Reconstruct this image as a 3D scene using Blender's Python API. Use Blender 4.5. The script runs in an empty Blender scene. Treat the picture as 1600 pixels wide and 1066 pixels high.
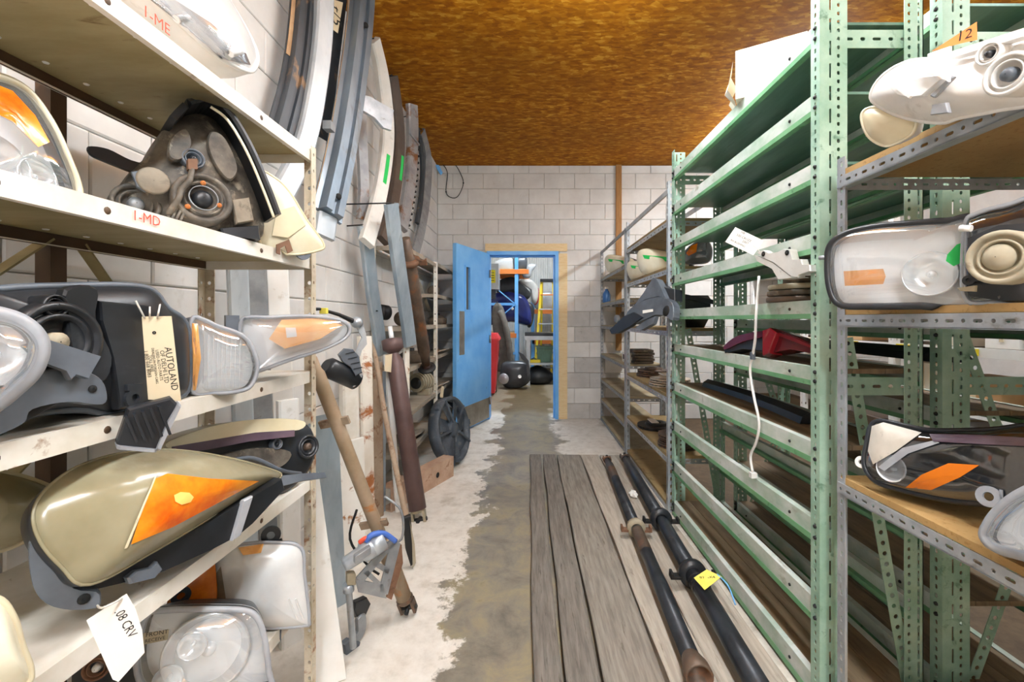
import bpy, math, random
from mathutils import Vector, Matrix
random.seed(7)
SC = bpy.context.scene
COL = SC.collection
# ------------------------------------------------------------------ camera, world, exposure, lights
F, VX, VY, H = 690.0, 825.0, 500.0, 1.30          # focal length in px of a 1600 px frame, vanishing point, eye height
cam = bpy.data.objects.new('camera', bpy.data.cameras.new('camera')); COL.objects.link(cam)
cam.data.sensor_width = 36.0; cam.data.lens = F / 1600 * 36.0
cam.data.shift_x = -(VX - 800) / 1600; cam.data.shift_y = -(533 - VY) / 1600
cam.data.clip_start = 0.02; cam.data.clip_end = 60
cam.location = (0, 0, H); cam.rotation_euler = (math.pi / 2, 0, 0)
SC.camera = cam
wd = bpy.data.worlds.new('world'); SC.world = wd; wd.use_nodes = True
wd.node_tree.nodes['Background'].inputs[0].default_value = (0.9, 0.93, 1, 1)
wd.node_tree.nodes['Background'].inputs[1].default_value = 0.05
SC.view_settings.view_transform = 'Standard'; SC.view_settings.look = 'None'
SC.view_settings.exposure = 0.28; SC.view_settings.gamma = 1.0
SC.view_settings.use_curve_mapping = False
SC.cycles.max_bounces = 10; SC.cycles.diffuse_bounces = 6; SC.cycles.transparent_max_bounces = 16
SC.cycles.sample_clamp_indirect = 6.0
CEIL = 3.33
# fluorescent ceiling fixtures, the rear aisle one added: x, y, z, length, axis, watts (two tubes each)
FIXTURES = [(0.50, 1.85, 3.12, 1.2, 'y', 34, 'white fluorescent ceiling fixture over the middle of the aisle'),
            (0.35, -.40, 3.12, 1.2, 'y', 44, 'white fluorescent ceiling fixture just behind the camera'),
            (0.30, -2.1, 3.12, 1.2, 'y', 70, 'added unseen fluorescent ceiling fixture at the rear end of the aisle'),  # unseen fixture, added to even out the light along the aisle
            (0.15, 4.4, 3.24, 1.2, 'x', 0, None),
            (2.45, 1.2, 3.16, 1.2, 'y', 30, 'white fluorescent ceiling fixture over the neighbouring aisle near the grey shelving'),
            (2.45, 4.2, 3.16, 1.2, 'y', 52, 'white fluorescent ceiling fixture over the far end of the neighbouring aisle'),
            (0.3, 8.2, 4.1, 1.5, 'x', 75, 'white fluorescent fixture in the store room beyond the blue door')]

# ------------------------------------------------------------------ helpers
def V(*a): return Vector(a)
def W(px, py, d): return Vector(((px - VX) * d / F, d, H - (py - VY) * d / F))
def WX(px, py, X): return W(px, py, X * F / (px - VX))
def WZ(px, py, z): return W(px, py, (H - z) * F / (py - VY))
class Pln:
    """a plane through two measured plan points; lean tips its top away from the viewer (degrees)"""
    def __init__(s, ax, ad, bx, bd, lean=0, cy=500):
        A = W(ax, cy, ad); B = W(bx, cy, bd)
        s.o = (A + B) / 2; s.u = (B - A).normalized()
        up = V(0, 0, 1)
        n = s.u.cross(up).normalized()
        if n.y > 0 : n = -n
        q = Matrix.Rotation(math.radians(lean) * (1 if n.cross(up).dot(s.u) < 0 else -1), 3, s.u)
        s.v = (q @ up).normalized(); s.n = s.u.cross(s.v).normalized()
        if s.n.y > 0: s.n = -s.n
        if (lean > 0 and s.n.z < 0) or (lean < 0 and s.n.z > 0):
            q = q.inverted(); s.v = (q @ up).normalized(); s.n = s.u.cross(s.v).normalized()
            if s.n.y > 0: s.n = -s.n
    def at(s, px, py, off=0.0):
        r = W(px, py, 1) - V(0, 0, H); c = V(0, 0, H)
        t = (s.o + s.n * off - c).dot(s.n) / r.dot(s.n)
        return c + r * t
    def many(s, pts, off=0.0): return [s.at(x, y, off) for x, y in pts]

def catmull(P, n=6, closed=False):
    out = []; m = len(P)
    P = [Vector(p) for p in P]
    if m < 3 and not closed: 
        return [P[0].lerp(P[-1], i / n) for i in range(n + 1)]
    for i in range(m if closed else m - 1):
        g = lambda k: P[k % m] if closed else P[max(0, min(m - 1, k))]
        a, b, c, d = g(i - 1), g(i), g(i + 1), g(i + 2)
        for k in range(n):
            t = k / n
            out.append(0.5 * ((2 * b) + (c - a) * t + (2 * a - 5 * b + 4 * c - d) * t * t + (3 * b - a - 3 * c + d) * t ** 3))
    if not closed: out.append(P[-1].copy())
    return out

def basis(axis, hint=None):
    a = Vector(axis).normalized()
    h = Vector(hint) if hint is not None else (V(0, 0, 1) if abs(a.z) < .9 else V(0, 1, 0))
    x = h - a * h.dot(a)
    if x.length < 1e-6: x = a.orthogonal()
    x.normalize()
    return x, a.cross(x).normalized(), a

OFF = {}
class MB:
    def __init__(s): s.v = []; s.f = []; s.sm = []
    def add(s, vs, fs, smooth=False):
        b = len(s.v); s.v += [Vector(p) for p in vs]
        for f in fs: s.f.append([i + b for i in f]); s.sm.append(smooth)
        return s
    def box(s, x0, x1, y0, y1, z0, z1):
        vs = [(x, y, z) for x in (x0, x1) for y in (y0, y1) for z in (z0, z1)]
        return s.add(vs, [(0, 1, 3, 2), (4, 6, 7, 5), (0, 4, 5, 1), (2, 3, 7, 6), (0, 2, 6, 4), (1, 5, 7, 3)])
    def obox(s, c, X, Y, Z):
        """box about c with half-axis vectors"""
        c, X, Y, Z = map(Vector, (c, X, Y, Z))
        vs = [c + X * i + Y * j + Z * k for i in (-1, 1) for j in (-1, 1) for k in (-1, 1)]
        return s.add(vs, [(0, 1, 3, 2), (4, 6, 7, 5), (0, 4, 5, 1), (2, 3, 7, 6), (0, 2, 6, 4), (1, 5, 7, 3)])
    def bbox(s, c, X, Y, Z, b=.12):
        """box with chamfered edges: three rings"""
        c, X, Y, Z = map(Vector, (c, X, Y, Z)); rings = []
        ch = lambda k, z: [c + X * x + Y * y + Z * z for x, y in ((k, 1), (1, k), (1, -k), (k, -1), (-k, -1), (-1, -k), (-1, k), (-k, 1))]
        k = 1 - b
        sc = lambda pts, q, z: [c + (p - c - Z * z) * q + Z * z for p in pts]
        rings = [sc(ch(k, -1), k, -1), ch(k, -k), ch(k, k), sc(ch(k, 1), k, 1)]
        return s.rings(rings, True, True)
    def bar(s, p0, p1, w, h, hint=(0, 0, 1)):
        p0, p1 = Vector(p0), Vector(p1); x, y, a = basis(p1 - p0, hint)
        return s.obox((p0 + p1) / 2, y * w / 2, (p1 - p0) / 2, x * h / 2)
    def rings(s, R, cap0=False, cap1=False, smooth=False, closed=True):
        n = len(R[0]); b = len(s.v)
        for r in R: s.v += [Vector(p) for p in r]
        for i in range(len(R) - 1):
            for k in range(n if closed else n - 1):
                a, c = b + i * n + k, b + i * n + (k + 1) % n
                s.f.append([a, c, c + n, a + n]); s.sm.append(smooth)
        if cap0: s.f.append([b + k for k in range(n)][::-1]); s.sm.append(False)
        if cap1: s.f.append([b + (len(R) - 1) * n + k for k in range(n)]); s.sm.append(False)
        return s
    def tube(s, path, r, n=10, cap=True, sm=True, flat=None):
        P = [Vector(p) for p in path]; R = []
        x = None
        for i, p in enumerate(P):
            t = (P[min(i + 1, len(P) - 1)] - P[max(i - 1, 0)])
            if t.length < 1e-9: t = V(0, 0, 1)
            x, y, a = basis(t, x)
            rr = r[i] if isinstance(r, (list, tuple)) else r
            R.append([p + (x * math.cos(2 * math.pi * k / n) + y * math.sin(2 * math.pi * k / n) * (flat or 1)) * rr for k in range(n)])
        return s.rings(R, cap, cap, sm)
    def lathe(s, prof, o, axis, n=24, cap=False, sm=True, hint=None):
        """prof: (radius, height) along axis"""
        x, y, a = basis(axis, hint); o = Vector(o)
        R = [[o + a * h + (x * math.cos(2 * math.pi * k / n) + y * math.sin(2 * math.pi * k / n)) * r for k in range(n)] for r, h in prof]
        return s.rings(R, cap, cap, sm)
    def prism(s, pts, ext):
        P = [Vector(p) for p in pts]; e = Vector(ext); n = len(P)
        return s.add(P + [p + e for p in P], [list(range(n)), list(range(2 * n - 1, n - 1, -1))] + [(k, k + n, (k + 1) % n + n, (k + 1) % n) for k in range(n)])
    def sweep(s, prof, path, hint, cap=True, sm=False, scale=None):
        """closed 2-D profile (a along hint side, b outward) swept along path; hint = outward direction"""
        P = [Vector(p) for p in path]; R = []; hv = Vector(hint)
        for i, p in enumerate(P):
            t = (P[min(i + 1, len(P) - 1)] - P[max(i - 1, 0)]).normalized()
            o = (hv - t * hv.dot(t)).normalized(); w = t.cross(o).normalized()
            k = scale[i] if scale else 1
            R.append([p + (w * a + o * b) * k for a, b in prof])
        return s.rings(R, cap, cap, sm)
    def perf(s, o, u, v, L, cols, t=.0025):
        """slotted strip: o corner, u along, v across; cols = [(v0, v1, pitch, [(half_u, half_v, round)], ...)]"""
        o, u, v = Vector(o), Vector(u).normalized(), Vector(v).normalized(); n = u.cross(v) * t
        for v0, v1, p, holes in cols:
            N = max(1, int(round(L / p))); pp = L / N
            if not holes[0][0]:
                a = o + v * v0; b = o + v * v1; s.add([a, a + u * L, b + u * L, b] + [w + n for w in (a, a + u * L, b + u * L, b)], [(0, 1, 2, 3), (7, 6, 5, 4)])
            for i in range(N):
                hu, hv = holes[i % len(holes)]
                if not hu: continue
                a0, a1 = i * pp, (i + 1) * pp; cu, cv = (a0 + a1) / 2, (v0 + v1) / 2
                q = lambda a, b: o + u * a + v * b
                C = [q(a0, v0), q(a1, v0), q(a1, v1), q(a0, v1)]
                m = min(hu, hv) * .6
                I = [q(cu - hu + m, cv - hv), q(cu + hu - m, cv - hv), q(cu + hu, cv - hv + m), q(cu + hu, cv + hv - m),
                     q(cu + hu - m, cv + hv), q(cu - hu + m, cv + hv), q(cu - hu, cv + hv - m), q(cu - hu, cv - hv + m)]
                ff = [(0, 1, 5, 4), (1, 6, 5), (1, 2, 7, 6), (2, 8, 7), (2, 3, 9, 8), (3, 10, 9), (3, 0, 11, 10), (0, 4, 11)]
                vs = C + I; k = len(vs)
                s.add(vs + [w + n for w in vs], ff + [tuple(j + k for j in f[::-1]) for f in ff] + [(4 + j, 4 + (j + 1) % 8, 4 + (j + 1) % 8 + k, 4 + j + k) for j in range(8)])
        W0, W1 = cols[0][0], cols[-1][1]
        for b in (W0, W1):
            a = o + v * b; s.add([a, a + u * L, a + u * L + n, a + n], [(0, 1, 2, 3)])
        return s
    def text(s, txt, o, u, v, size, off=0.0, bold=0.0, shear=0.0):
        """flat lettering: lower-left corner o, reading along u, up along v"""
        c = bpy.data.curves.new('t', 'FONT'); c.body = txt; c.size = 1.0; c.offset = bold; c.shear = shear
        c.resolution_u = 2
        ob = bpy.data.objects.new('t', c); COL.objects.link(ob)
        dg = bpy.context.evaluated_depsgraph_get()
        me = bpy.data.meshes.new_from_object(ob.evaluated_get(dg))
        u, v = Vector(u).normalized(), Vector(v).normalized(); n = u.cross(v)
        s.add([Vector(o) + u * (p.co.x * size) + v * (p.co.y * size) + n * off for p in me.vertices], [list(f.vertices) for f in me.polygons])
        bpy.data.objects.remove(ob); bpy.data.meshes.remove(me); bpy.data.curves.remove(c)
        return s
    def build(s, name, m, parent=None, smooth=None):
        o = OFF.get(parent.name) if parent is not None else None
        if o is None:
            if parent is None:
                xs = [p.x for p in s.v]; ys = [p.y for p in s.v]; zs = [p.z for p in s.v]
                o = V((min(xs) + max(xs)) / 2, (min(ys) + max(ys)) / 2, min(zs))
            else: o = V(0, 0, 0)
        me = bpy.data.meshes.new(name)
        me.from_pydata([p - o for p in s.v], [], s.f)
        me.polygons.foreach_set('use_smooth', s.sm if smooth is None else [smooth] * len(s.f))
        me.materials.append(m if not isinstance(m, str) else M[m])
        me.update()
        ob = bpy.data.objects.new(name, me); COL.objects.link(ob)
        if parent is None: ob.location = o
        else: ob.parent = parent
        OFF[ob.name] = o
        fix_normals(me)
        return ob
import bmesh
def fix_normals(me):
    bm = bmesh.new(); bm.from_mesh(me); bmesh.ops.recalc_face_normals(bm, faces=bm.faces); bm.to_mesh(me); bm.free()
def tag(o, label=None, cat=None, group=None, kind=None):
    if label: o['label'] = label
    if cat: o['category'] = cat
    if group: o['group'] = group
    if kind: o['kind'] = kind
    return o
def thing(name, label, cat, loc, group=None, kind=None):
    o = bpy.data.objects.new(name, None); COL.objects.link(o); o.location = loc; o.empty_display_size = .05
    OFF[o.name] = Vector(loc)
    return tag(o, label, cat, group, kind)

# ------------------------------------------------------------------ materials
M = {}
def hx(h):
    h = h.lstrip('#'); c = [int(h[i:i + 2], 16) / 255 for i in (0, 2, 4)]
    return tuple((x / 12.92 if x <= .04045 else ((x + .055) / 1.055) ** 2.4) for x in c) + (1,)
class NT:
    def __init__(s, name):
        s.m = bpy.data.materials.new(name); s.m.use_nodes = True; s.t = s.m.node_tree; s.t.nodes.clear(); M[name] = s.m
        s.out = s.n('ShaderNodeOutputMaterial')
    def n(s, typ, **kw):
        nd = s.t.nodes.new(typ)
        for k, v in kw.items():
            if k in nd.inputs: s.put(nd.inputs[k], v)
            else: setattr(nd, k, v)
        return nd
    def put(s, inp, v):
        if hasattr(v, 'is_output') or isinstance(v, bpy.types.NodeSocket): s.t.links.new(v, inp)
        else: inp.default_value = v
    def coord(s, kind='Object', scale=(1, 1, 1), rot=(0, 0, 0)):
        if kind == 'World': c = s.n('ShaderNodeNewGeometry').outputs['Position']
        else: c = s.n('ShaderNodeTexCoord').outputs[kind]
        mp = s.n('ShaderNodeMapping'); s.t.links.new(c, mp.inputs[0]); mp.inputs['Scale'].default_value = scale; mp.inputs['Rotation'].default_value = rot
        return mp.outputs[0]
    def noise(s, co, scale, detail=4, rough=.6, dist=0):
        nd = s.n('ShaderNodeTexNoise'); s.t.links.new(co, nd.inputs['Vector'])
        nd.inputs['Scale'].default_value = scale; nd.inputs['Detail'].default_value = detail; nd.inputs['Roughness'].default_value = rough; nd.inputs['Distortion'].default_value = dist
        return nd.outputs['Fac']
    def ramp(s, fac, stops, interp='LINEAR'):
        nd = s.n('ShaderNodeValToRGB'); s.t.links.new(fac, nd.inputs[0]); e = nd.color_ramp.elements; nd.color_ramp.interpolation = interp
        while len(e) < len(stops): e.new(.5)
        for k, (p, c) in enumerate(stops): e[k].position = p; e[k].color = c if isinstance(c, tuple) else hx(c)
        return nd.outputs[0]
    def mix(s, f, a, b, typ='MIX'):
        nd = s.n('ShaderNodeMix', data_type='RGBA', blend_type=typ)
        s.put(nd.inputs[0], f); s.put(nd.inputs[6], a); s.put(nd.inputs[7], b)
        return nd.outputs[2]
    def math(s, op, a, b=0.0, c=0.0):
        nd = s.n('ShaderNodeMath', operation=op); s.put(nd.inputs[0], a); s.put(nd.inputs[1], b); s.put(nd.inputs[2], c)
        return nd.outputs[0]
    def sep(s, co):
        nd = s.n('ShaderNodeSeparateXYZ'); s.t.links.new(co, nd.inputs[0]); return nd.outputs
    def bump(s, h, strength=.3, dist=.004):
        nd = s.n('ShaderNodeBump'); s.t.links.new(h, nd.inputs['Height']); nd.inputs['Strength'].default_value = strength; nd.inputs['Distance'].default_value = dist
        return nd.outputs[0]
    def bsdf(s, col, rough=.5, metal=0.0, normal=None, spec=.5, **kw):
        b = s.n('ShaderNodeBsdfPrincipled'); s.put(b.inputs['Base Color'], col); s.put(b.inputs['Roughness'], rough); s.put(b.inputs['Metallic'], metal)
        b.inputs['Specular IOR Level'].default_value = spec
        if normal is not None: s.t.links.new(normal, b.inputs['Normal'])
        for k, v in kw.items(): s.put(b.inputs[k.replace('_', ' ')], v)
        s.t.links.new(b.outputs[0], s.out.inputs[0]); return b
def paint(name, c1, c2=None, scale=8, rough=.5, metal=0.0, wear=None, wmin=.6, wmax=.68, wscale=14, bump=.15, stretch=(1, 1, 1), rr=0.0):
    """two-tone mottled surface with an optional third tone of chips, rust or dirt"""
    m = NT(name); co = m.coord('World', stretch)
    f = m.noise(co, scale, 5, .62)
    c = m.ramp(f, [(.36, c1), (.66, c2 or c1)])
    if wear:
        g = m.noise(co, wscale, 6, .65, .4)
        w = m.ramp(g, [(wmin, '#000000'), (wmax, '#ffffff')])
        c = m.mix(w, c, hx(wear))
    m.bsdf(c, rough, metal, m.bump(m.noise(co, scale * 6, 3), bump, .002) if bump else None)
    return m.m
paint('block_paint', '#cfcdca', '#e0dfdc', 3, .85, wear='#b6aea2', wmin=.66, wmax=.8, wscale=7, bump=.35)
paint('block_raw', '#b3b1ae', '#c6c4c1', 5, .9, wear='#8f8880', wmin=.62, wmax=.75, wscale=9, bump=.4)
paint('mortar', '#b5aea3', '#c9c2b6', 12, .95)
paint('blue_door', '#5fabf2', '#7cc0fa', 3, .42, wear='#2c567e', wmin=.68, wmax=.8, wscale=9, bump=.05)
paint('steel_plate', '#8d8578', '#a59c8e', 9, .38, .7, bump=.05)
paint('plywood', '#dfc391', '#e8d2a6', 6, .7, stretch=(2, 2, 9), wear='#c9a468', wmin=.64, wmax=.8)
paint('timber', '#8f6434', '#a87c48', 7, .7, stretch=(9, 9, 1))
paint('cream_steel', '#d9d2c2', '#f2eee6', 6, .5, wear='#8a5a22', wmin=.64, wmax=.72, wscale=11)
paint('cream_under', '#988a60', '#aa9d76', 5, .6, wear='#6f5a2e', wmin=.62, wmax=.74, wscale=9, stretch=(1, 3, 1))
paint('post_steel', '#b9ab92', '#dcd2c0', 9, .5, wear='#8a4d18', wmin=.55, wmax=.66, wscale=13)
paint('brown_steel', '#4c3828', '#5d4632', 9, .55)
paint('green_steel', '#85a892', '#abc6b4', 6, .5, wear='#5d8068', wmin=.6, wmax=.72, wscale=16)
paint('green_beam', '#9cb3a1', '#d2d5d1', 7, .5, wear='#9a9c8c', wmin=.6, wmax=.7, wscale=12, stretch=(1, .6, 1))
paint('green_deck', '#587a6a', '#6c8f7e', 5, .4, .1, wear='#456454', wmin=.6, wmax=.75, wscale=6, stretch=(3, .5, 1))
paint('green_lip', '#5c9468', '#78ab80', 5, .45, wear='#47754f')
paint('wood_deck', '#6c5a44', '#8b775c', 5, .8, wear='#4a3b2b', wmin=.58, wmax=.74, wscale=6, stretch=(4, .6, 1))
paint('galv', '#a6adb5', '#c6ccd2', 10, .38, .55, wear='#8d8f8f', wmin=.62, wmax=.72)
paint('galv_blue', '#93a3b0', '#b9c6cf', 6, .35, .5, wear='#7c8488', wmin=.6, wmax=.75, stretch=(1, 1, .4))
paint('galv_dull', '#83868a', '#a0a3a5', 9, .5, .4, wear='#6b5f50', wmin=.62, wmax=.74)
paint('particle_board', '#a78450', '#b99864', 4, .7, wear='#8f6c38', wmin=.55, wmax=.7, wscale=70)
paint('board_old', '#8d7850', '#a58e64', 4, .75, wear='#6f5836', wmin=.56, wmax=.7, wscale=9)
paint('board_top', '#94856a', '#ada083', 5, .75, wear='#6a5a40', wmin=.6, wmax=.72, wscale=8)
paint('plank_dark', '#67615a', '#857f76', 7, .85, wear='#4a433c', wmin=.58, wmax=.72, wscale=10, stretch=(9, .7, 1), bump=.5)
paint('plank_mid', '#7a736a', '#989186', 7, .85, wear='#5f564a', wmin=.6, wmax=.72, wscale=10, stretch=(9, .7, 1), bump=.5)
paint('plank_pale', '#a0978a', '#bbb2a4', 7, .85, wear='#7d7466', wmin=.6, wmax=.74, wscale=9, stretch=(7, .6, 1), bump=.4)
paint('corrugated', '#dcdcd8', '#ececea', 3, .5)
paint('white_enamel', '#efefec', '#ffffff', 3, .4)
# ceiling of pressed wood flakes
m = NT('flake_board'); parts = None
for k, (rot, st) in enumerate((((0, 0, .15), (17, 42, 20)), ((0, 0, 1.0), (24, 50, 20)), ((0, 0, -.4), (15, 36, 20)))):
    co = m.coord('World', st, rot)
    vo = m.n('ShaderNodeTexVoronoi'); m.t.links.new(co, vo.inputs['Vector']); vo.inputs['Scale'].default_value = 1.0
    s_ = m.sep(vo.outputs['Color'])
    parts = s_[0] if parts is None else m.math('ADD', m.math('MULTIPLY', parts, .6), m.math('MULTIPLY', s_[1], .42))
c = m.ramp(parts, [(.12, '#854b04'), (.42, '#a06006'), (.66, '#b8750e'), (.9, '#d8a034')])
big = m.noise(m.coord('World'), 1.3, 3)
c = m.mix(m.ramp(big, [(.4, '#000000'), (.7, '#ffffff')]), c, m.mix(.5, c, hx('#84500a')))
m.bsdf(c, .7, 0, m.bump(parts, .4, .003), .15)
# concrete floor with a long oily damp stain down the aisle
m = NT('floor_concrete'); co = m.coord('World'); xyz = m.sep(co)
n1 = m.noise(co, 2.6, 6, .65); n2 = m.noise(co, 11, 6, .7); n3 = m.noise(co, 1.1, 4)
base = m.ramp(n2, [(.3, '#c9c2b6'), (.5, '#dcd6cc'), (.75, '#e8e4dc')])
base = m.mix(m.ramp(n1, [(.58, '#000000'), (.72, '#ffffff')]), base, hx('#b5aa98'))
wob = m.math('ADD', m.math('MULTIPLY', m.math('SUBTRACT', n1, .5), .75), m.math('MULTIPLY', m.math('SUBTRACT', n2, .5), .28))
xw = m.math('ADD', xyz[0], wob)
left = m.ramp(m.math('ADD', xw, 1.0), [(.63, '#000000'), (.665, '#ffffff')])
right = m.ramp(m.math('MULTIPLY', xw, 1.0), [(.30, '#ffffff'), (.38, '#000000')])
stain = m.mix(1.0, left, right, 'MULTIPLY')
oil = m.ramp(m.noise(co, 4.5, 6, .7, .5), [(.3, '#6a645a'), (.48, '#878072'), (.6, '#988d72'), (.76, '#786a4c')])
floorc = m.mix(stain, base, oil)
wet = m.ramp(m.math('ADD', m.math('MULTIPLY', xyz[1], .1), m.math('MULTIPLY', wob, .12)), [(.60, '#000000'), (.64, '#ffffff')])
floorc = m.mix(m.math('MULTIPLY', wet, .85), floorc, m.ramp(n2, [(.3, '#54442c'), (.7, '#7d6a48')]))
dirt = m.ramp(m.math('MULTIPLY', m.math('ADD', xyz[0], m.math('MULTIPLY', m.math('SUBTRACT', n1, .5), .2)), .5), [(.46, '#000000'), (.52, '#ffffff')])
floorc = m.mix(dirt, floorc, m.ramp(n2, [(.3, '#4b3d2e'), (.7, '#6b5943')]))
rg = m.n('ShaderNodeMapRange'); m.put(rg.inputs[0], stain); rg.inputs[3].default_value = .75; rg.inputs[4].default_value = .32
m.bsdf(floorc, rg.outputs[0], 0, m.bump(n2, .35, .004))
def plain(name, c, rough=.5, metal=0.0, spec=.5, **kw):
    m = NT(name); m.bsdf(hx(c), rough, metal, None, spec, **kw); return m.m
def emit(name, c, st):
    m = NT(name); e = m.n('ShaderNodeEmission'); e.inputs[0].default_value = hx(c); e.inputs[1].default_value = st; m.t.links.new(e.outputs[0], m.out.inputs[0])
def lens(name, tint, haze, fac, rough=.06, noise_amt=.0, refl=.22):
    """thin plastic: clear part, dull haze part, glossy skin by angle"""
    m = NT(name); co = m.coord('World')
    tr = m.n('ShaderNodeBsdfTransparent'); tr.inputs[0].default_value = hx(tint)
    df = m.n('ShaderNodeBsdfDiffuse'); df.inputs[0].default_value = hx(haze)
    f = m.math('ADD', fac - noise_amt / 2, m.math('MULTIPLY', m.noise(co, 14, 5, .65), noise_amt))
    mx = m.n('ShaderNodeMixShader'); m.put(mx.inputs[0], f); m.t.links.new(tr.outputs[0], mx.inputs[1]); m.t.links.new(df.outputs[0], mx.inputs[2])
    gl = m.n('ShaderNodeBsdfGlossy'); gl.inputs['Roughness'].default_value = rough
    lw = m.n('ShaderNodeLayerWeight'); lw.inputs[0].default_value = .35
    g = m.math('ADD', m.math('MULTIPLY', lw.outputs['Facing'], .5), refl * .4)
    m2 = m.n('ShaderNodeMixShader'); m.put(m2.inputs[0], g); m.t.links.new(mx.outputs[0], m2.inputs[1]); m.t.links.new(gl.outputs[0], m2.inputs[2])
    m.t.links.new(m2.outputs[0], m.out.inputs[0])
plain('tube_glass', '#ffffff'); emit('tube_glow', '#fff8ec', 5)
paint('rust_tube', '#54463c', '#6e5c4e', 8, .5, .3, wear='#8a5a3a', wmin=.55, wmax=.7, wscale=9)
# ------------------------------------------------------------------ the room shell
XL, XR, YB, YF = -1.19, 4.9, 5.80, -3.0
def struct(name, mb, mat): return tag(mb.build(name, mat), kind='structure')
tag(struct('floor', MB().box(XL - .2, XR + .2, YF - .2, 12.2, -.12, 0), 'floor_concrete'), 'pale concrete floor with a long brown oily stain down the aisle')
tag(struct('ceiling', MB().box(XL - .2, XR + .2, YF - .2, YB + .2, CEIL, CEIL + .05), 'flake_board'), 'brown pressed wood flake board ceiling')
DX0, DX1, DZ = -.54, .40, 2.20
wl = struct('wall_left', MB().box(XL - .2, XL - .012, YF, YB + .2, 0, CEIL), 'mortar'); tag(wl, 'white painted concrete block wall behind the leaning bars')
wb = MB(); wb.box(XL - .2, DX0, YB + .012, YB + .2, 0, CEIL); wb.box(DX1, XR + .2, YB + .012, YB + .2, 0, CEIL); wb.box(DX0, DX1, YB + .012, YB + .2, DZ, CEIL)
wb = struct('wall_back', wb, 'mortar'); tag(wb, 'white painted concrete block wall with the blue doorway')
tag(struct('wall_right', MB().box(XR, XR + .2, YF, YB + .2, 0, CEIL), 'block_paint'), 'white wall at the far side beyond the racks')
tag(struct('wall_front', MB().box(XL - .2, XR + .2, YF - .2, YF, 0, CEIL), 'block_paint'), 'white wall behind the camera')
BMESH = {}
def block(wall, axis, a0, a1, z0, z1, mat='block_paint'):
    """one concrete block proud of the joints; alike blocks share a mesh"""
    w = round(a1 - a0, 3); h = round(z1 - z0, 3); key = (axis, w, h, mat)
    if w < .03 or h < .03: return
    if key not in BMESH:
        mb = MB(); g, e, t = .0022, .005, .016
        ring = lambda i, y: [(i, y, i), (w - i, y, i), (w - i, y, h - i), (i, y, h - i)]
        R = [ring(g, t), ring(g, .004), ring(g + e, 0)]
        if axis == 'x': R = [[(-p[1], p[0], p[2]) for p in r] for r in R]
        mb.rings(R, False, True)
        me = bpy.data.meshes.new('concrete_block'); me.from_pydata(mb.v, [], mb.f); me.materials.append(M[mat]); fix_normals(me); BMESH[key] = me
    ob = bpy.data.objects.new('concrete_block', BMESH[key]); COL.objects.link(ob)
    pos = V(a0, YB, z0) if axis == 'y' else V(XL, a0, z0)
    j = random.uniform(-.0015, .0015)
    pos += V(0, j, 0) if axis == 'y' else V(j, 0, 0)
    ob.parent = wall; ob.location = pos - OFF[wall.name]
CH, BL = .2015, .40
for r in range(17):
    z0, z1 = r * CH, min((r + 1) * CH, CEIL)
    x = XL - (.2 if r % 2 else 0)
    while x < XR:
        a0, a1 = max(x, XL), min(x + BL, XR); x += BL
        mat = 'block_raw' if (z1 < 1.62 and a0 > .4 and a1 < 1.4 and r % 3 != 1) else 'block_paint'
        for b0, b1 in ((a0, min(a1, DX0)), (max(a0, DX1), a1)) if z0 < DZ - .06 else ((a0, a1),):
            if b1 - b0 > .03: block(wb, 'y', round(b0, 3), round(b1, 3), z0, z1, mat)
    y = .8 - (.2 if r % 2 else 0)
    while y < YB:
        block(wl, 'x', y, min(y + BL, YB), z0, z1); y += BL
# door frame, plywood surround, timber strip, threshold
def bx(*a): return MB().box(*a)
df = thing('door_1', 'blue steel door standing open with a narrow wired window', None, (-.5, YB, 0), kind='structure')
fr = MB(); fr.box(.355, .40, YB - .03, YB + .2, 0, 2.20).box(-.54, -.50, YB - .03, YB + .2, 0, 2.20).box(-.50, .355, YB - .03, YB + .2, 2.15, 2.20)
fr.box(.335, .355, YB + .05, YB + .09, 0, 2.15).box(-.5, .335, YB + .05, YB + .09, 2.13, 2.15)
tag(fr.build('door_frame', 'blue_door', df), 'blue steel door frame')
A, B = V(-.505, YB - .035, 0), V(-.80, 4.93, 0); du = (A - B).normalized(); dn = V(-du.y, du.x, 0); dn = dn if dn.x > 0 else -dn
LW = (A - B).length
def leafbox(s0, s1, z0, z1, t0, t1):
    c = B + du * (s0 + s1) / 2 + dn * (t0 + t1) / 2 + V(0, 0, (z0 + z1) / 2)
    return MB().obox(c, du * (s1 - s0) / 2, dn * (t1 - t0) / 2, V(0, 0, (z1 - z0) / 2))
lf = MB()
for s0, s1, z0, z1 in ((0, .22, .02, 2.16), (.33, LW, .02, 2.16), (.22, .33, .02, 1.42), (.22, .33, 1.92, 2.16)):
    c = leafbox(s0, s1, z0, z1, -.045, 0); lf.add(c.v, c.f)
leaf = lf.build('door_leaf', 'blue_door', df)
wf = MB()
for s0, s1, z0, z1 in ((.20, .225, 1.40, 1.94), (.325, .35, 1.40, 1.94), (.225, .325, 1.40, 1.42), (.225, .325, 1.92, 1.94)):
    c = leafbox(s0, s1, z0, z1, .0, .008); wf.add(c.v, c.f)
wf.build('window_bead', 'blue_door', leaf)
plain('dark_glass', '#5b5a55', .1, .0)
leafbox(.22, .33, 1.42, 1.92, -.028, -.02).build('pane', 'dark_glass', leaf)
leafbox(.07, .19, .90, 1.40, 0, .003).build('push_plate', 'steel_plate', leaf)
leafbox(.02, LW - .01, .03, .29, 0, .003).build('kick_plate', 'steel_plate', leaf)
for z in (.25, 1.05, 1.9): MB().tube([A + V(.012, -.012, z - .05), A + V(.012, -.012, z + .05)], .011, 8).build('hinge', 'steel_plate', leaf)
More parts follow.
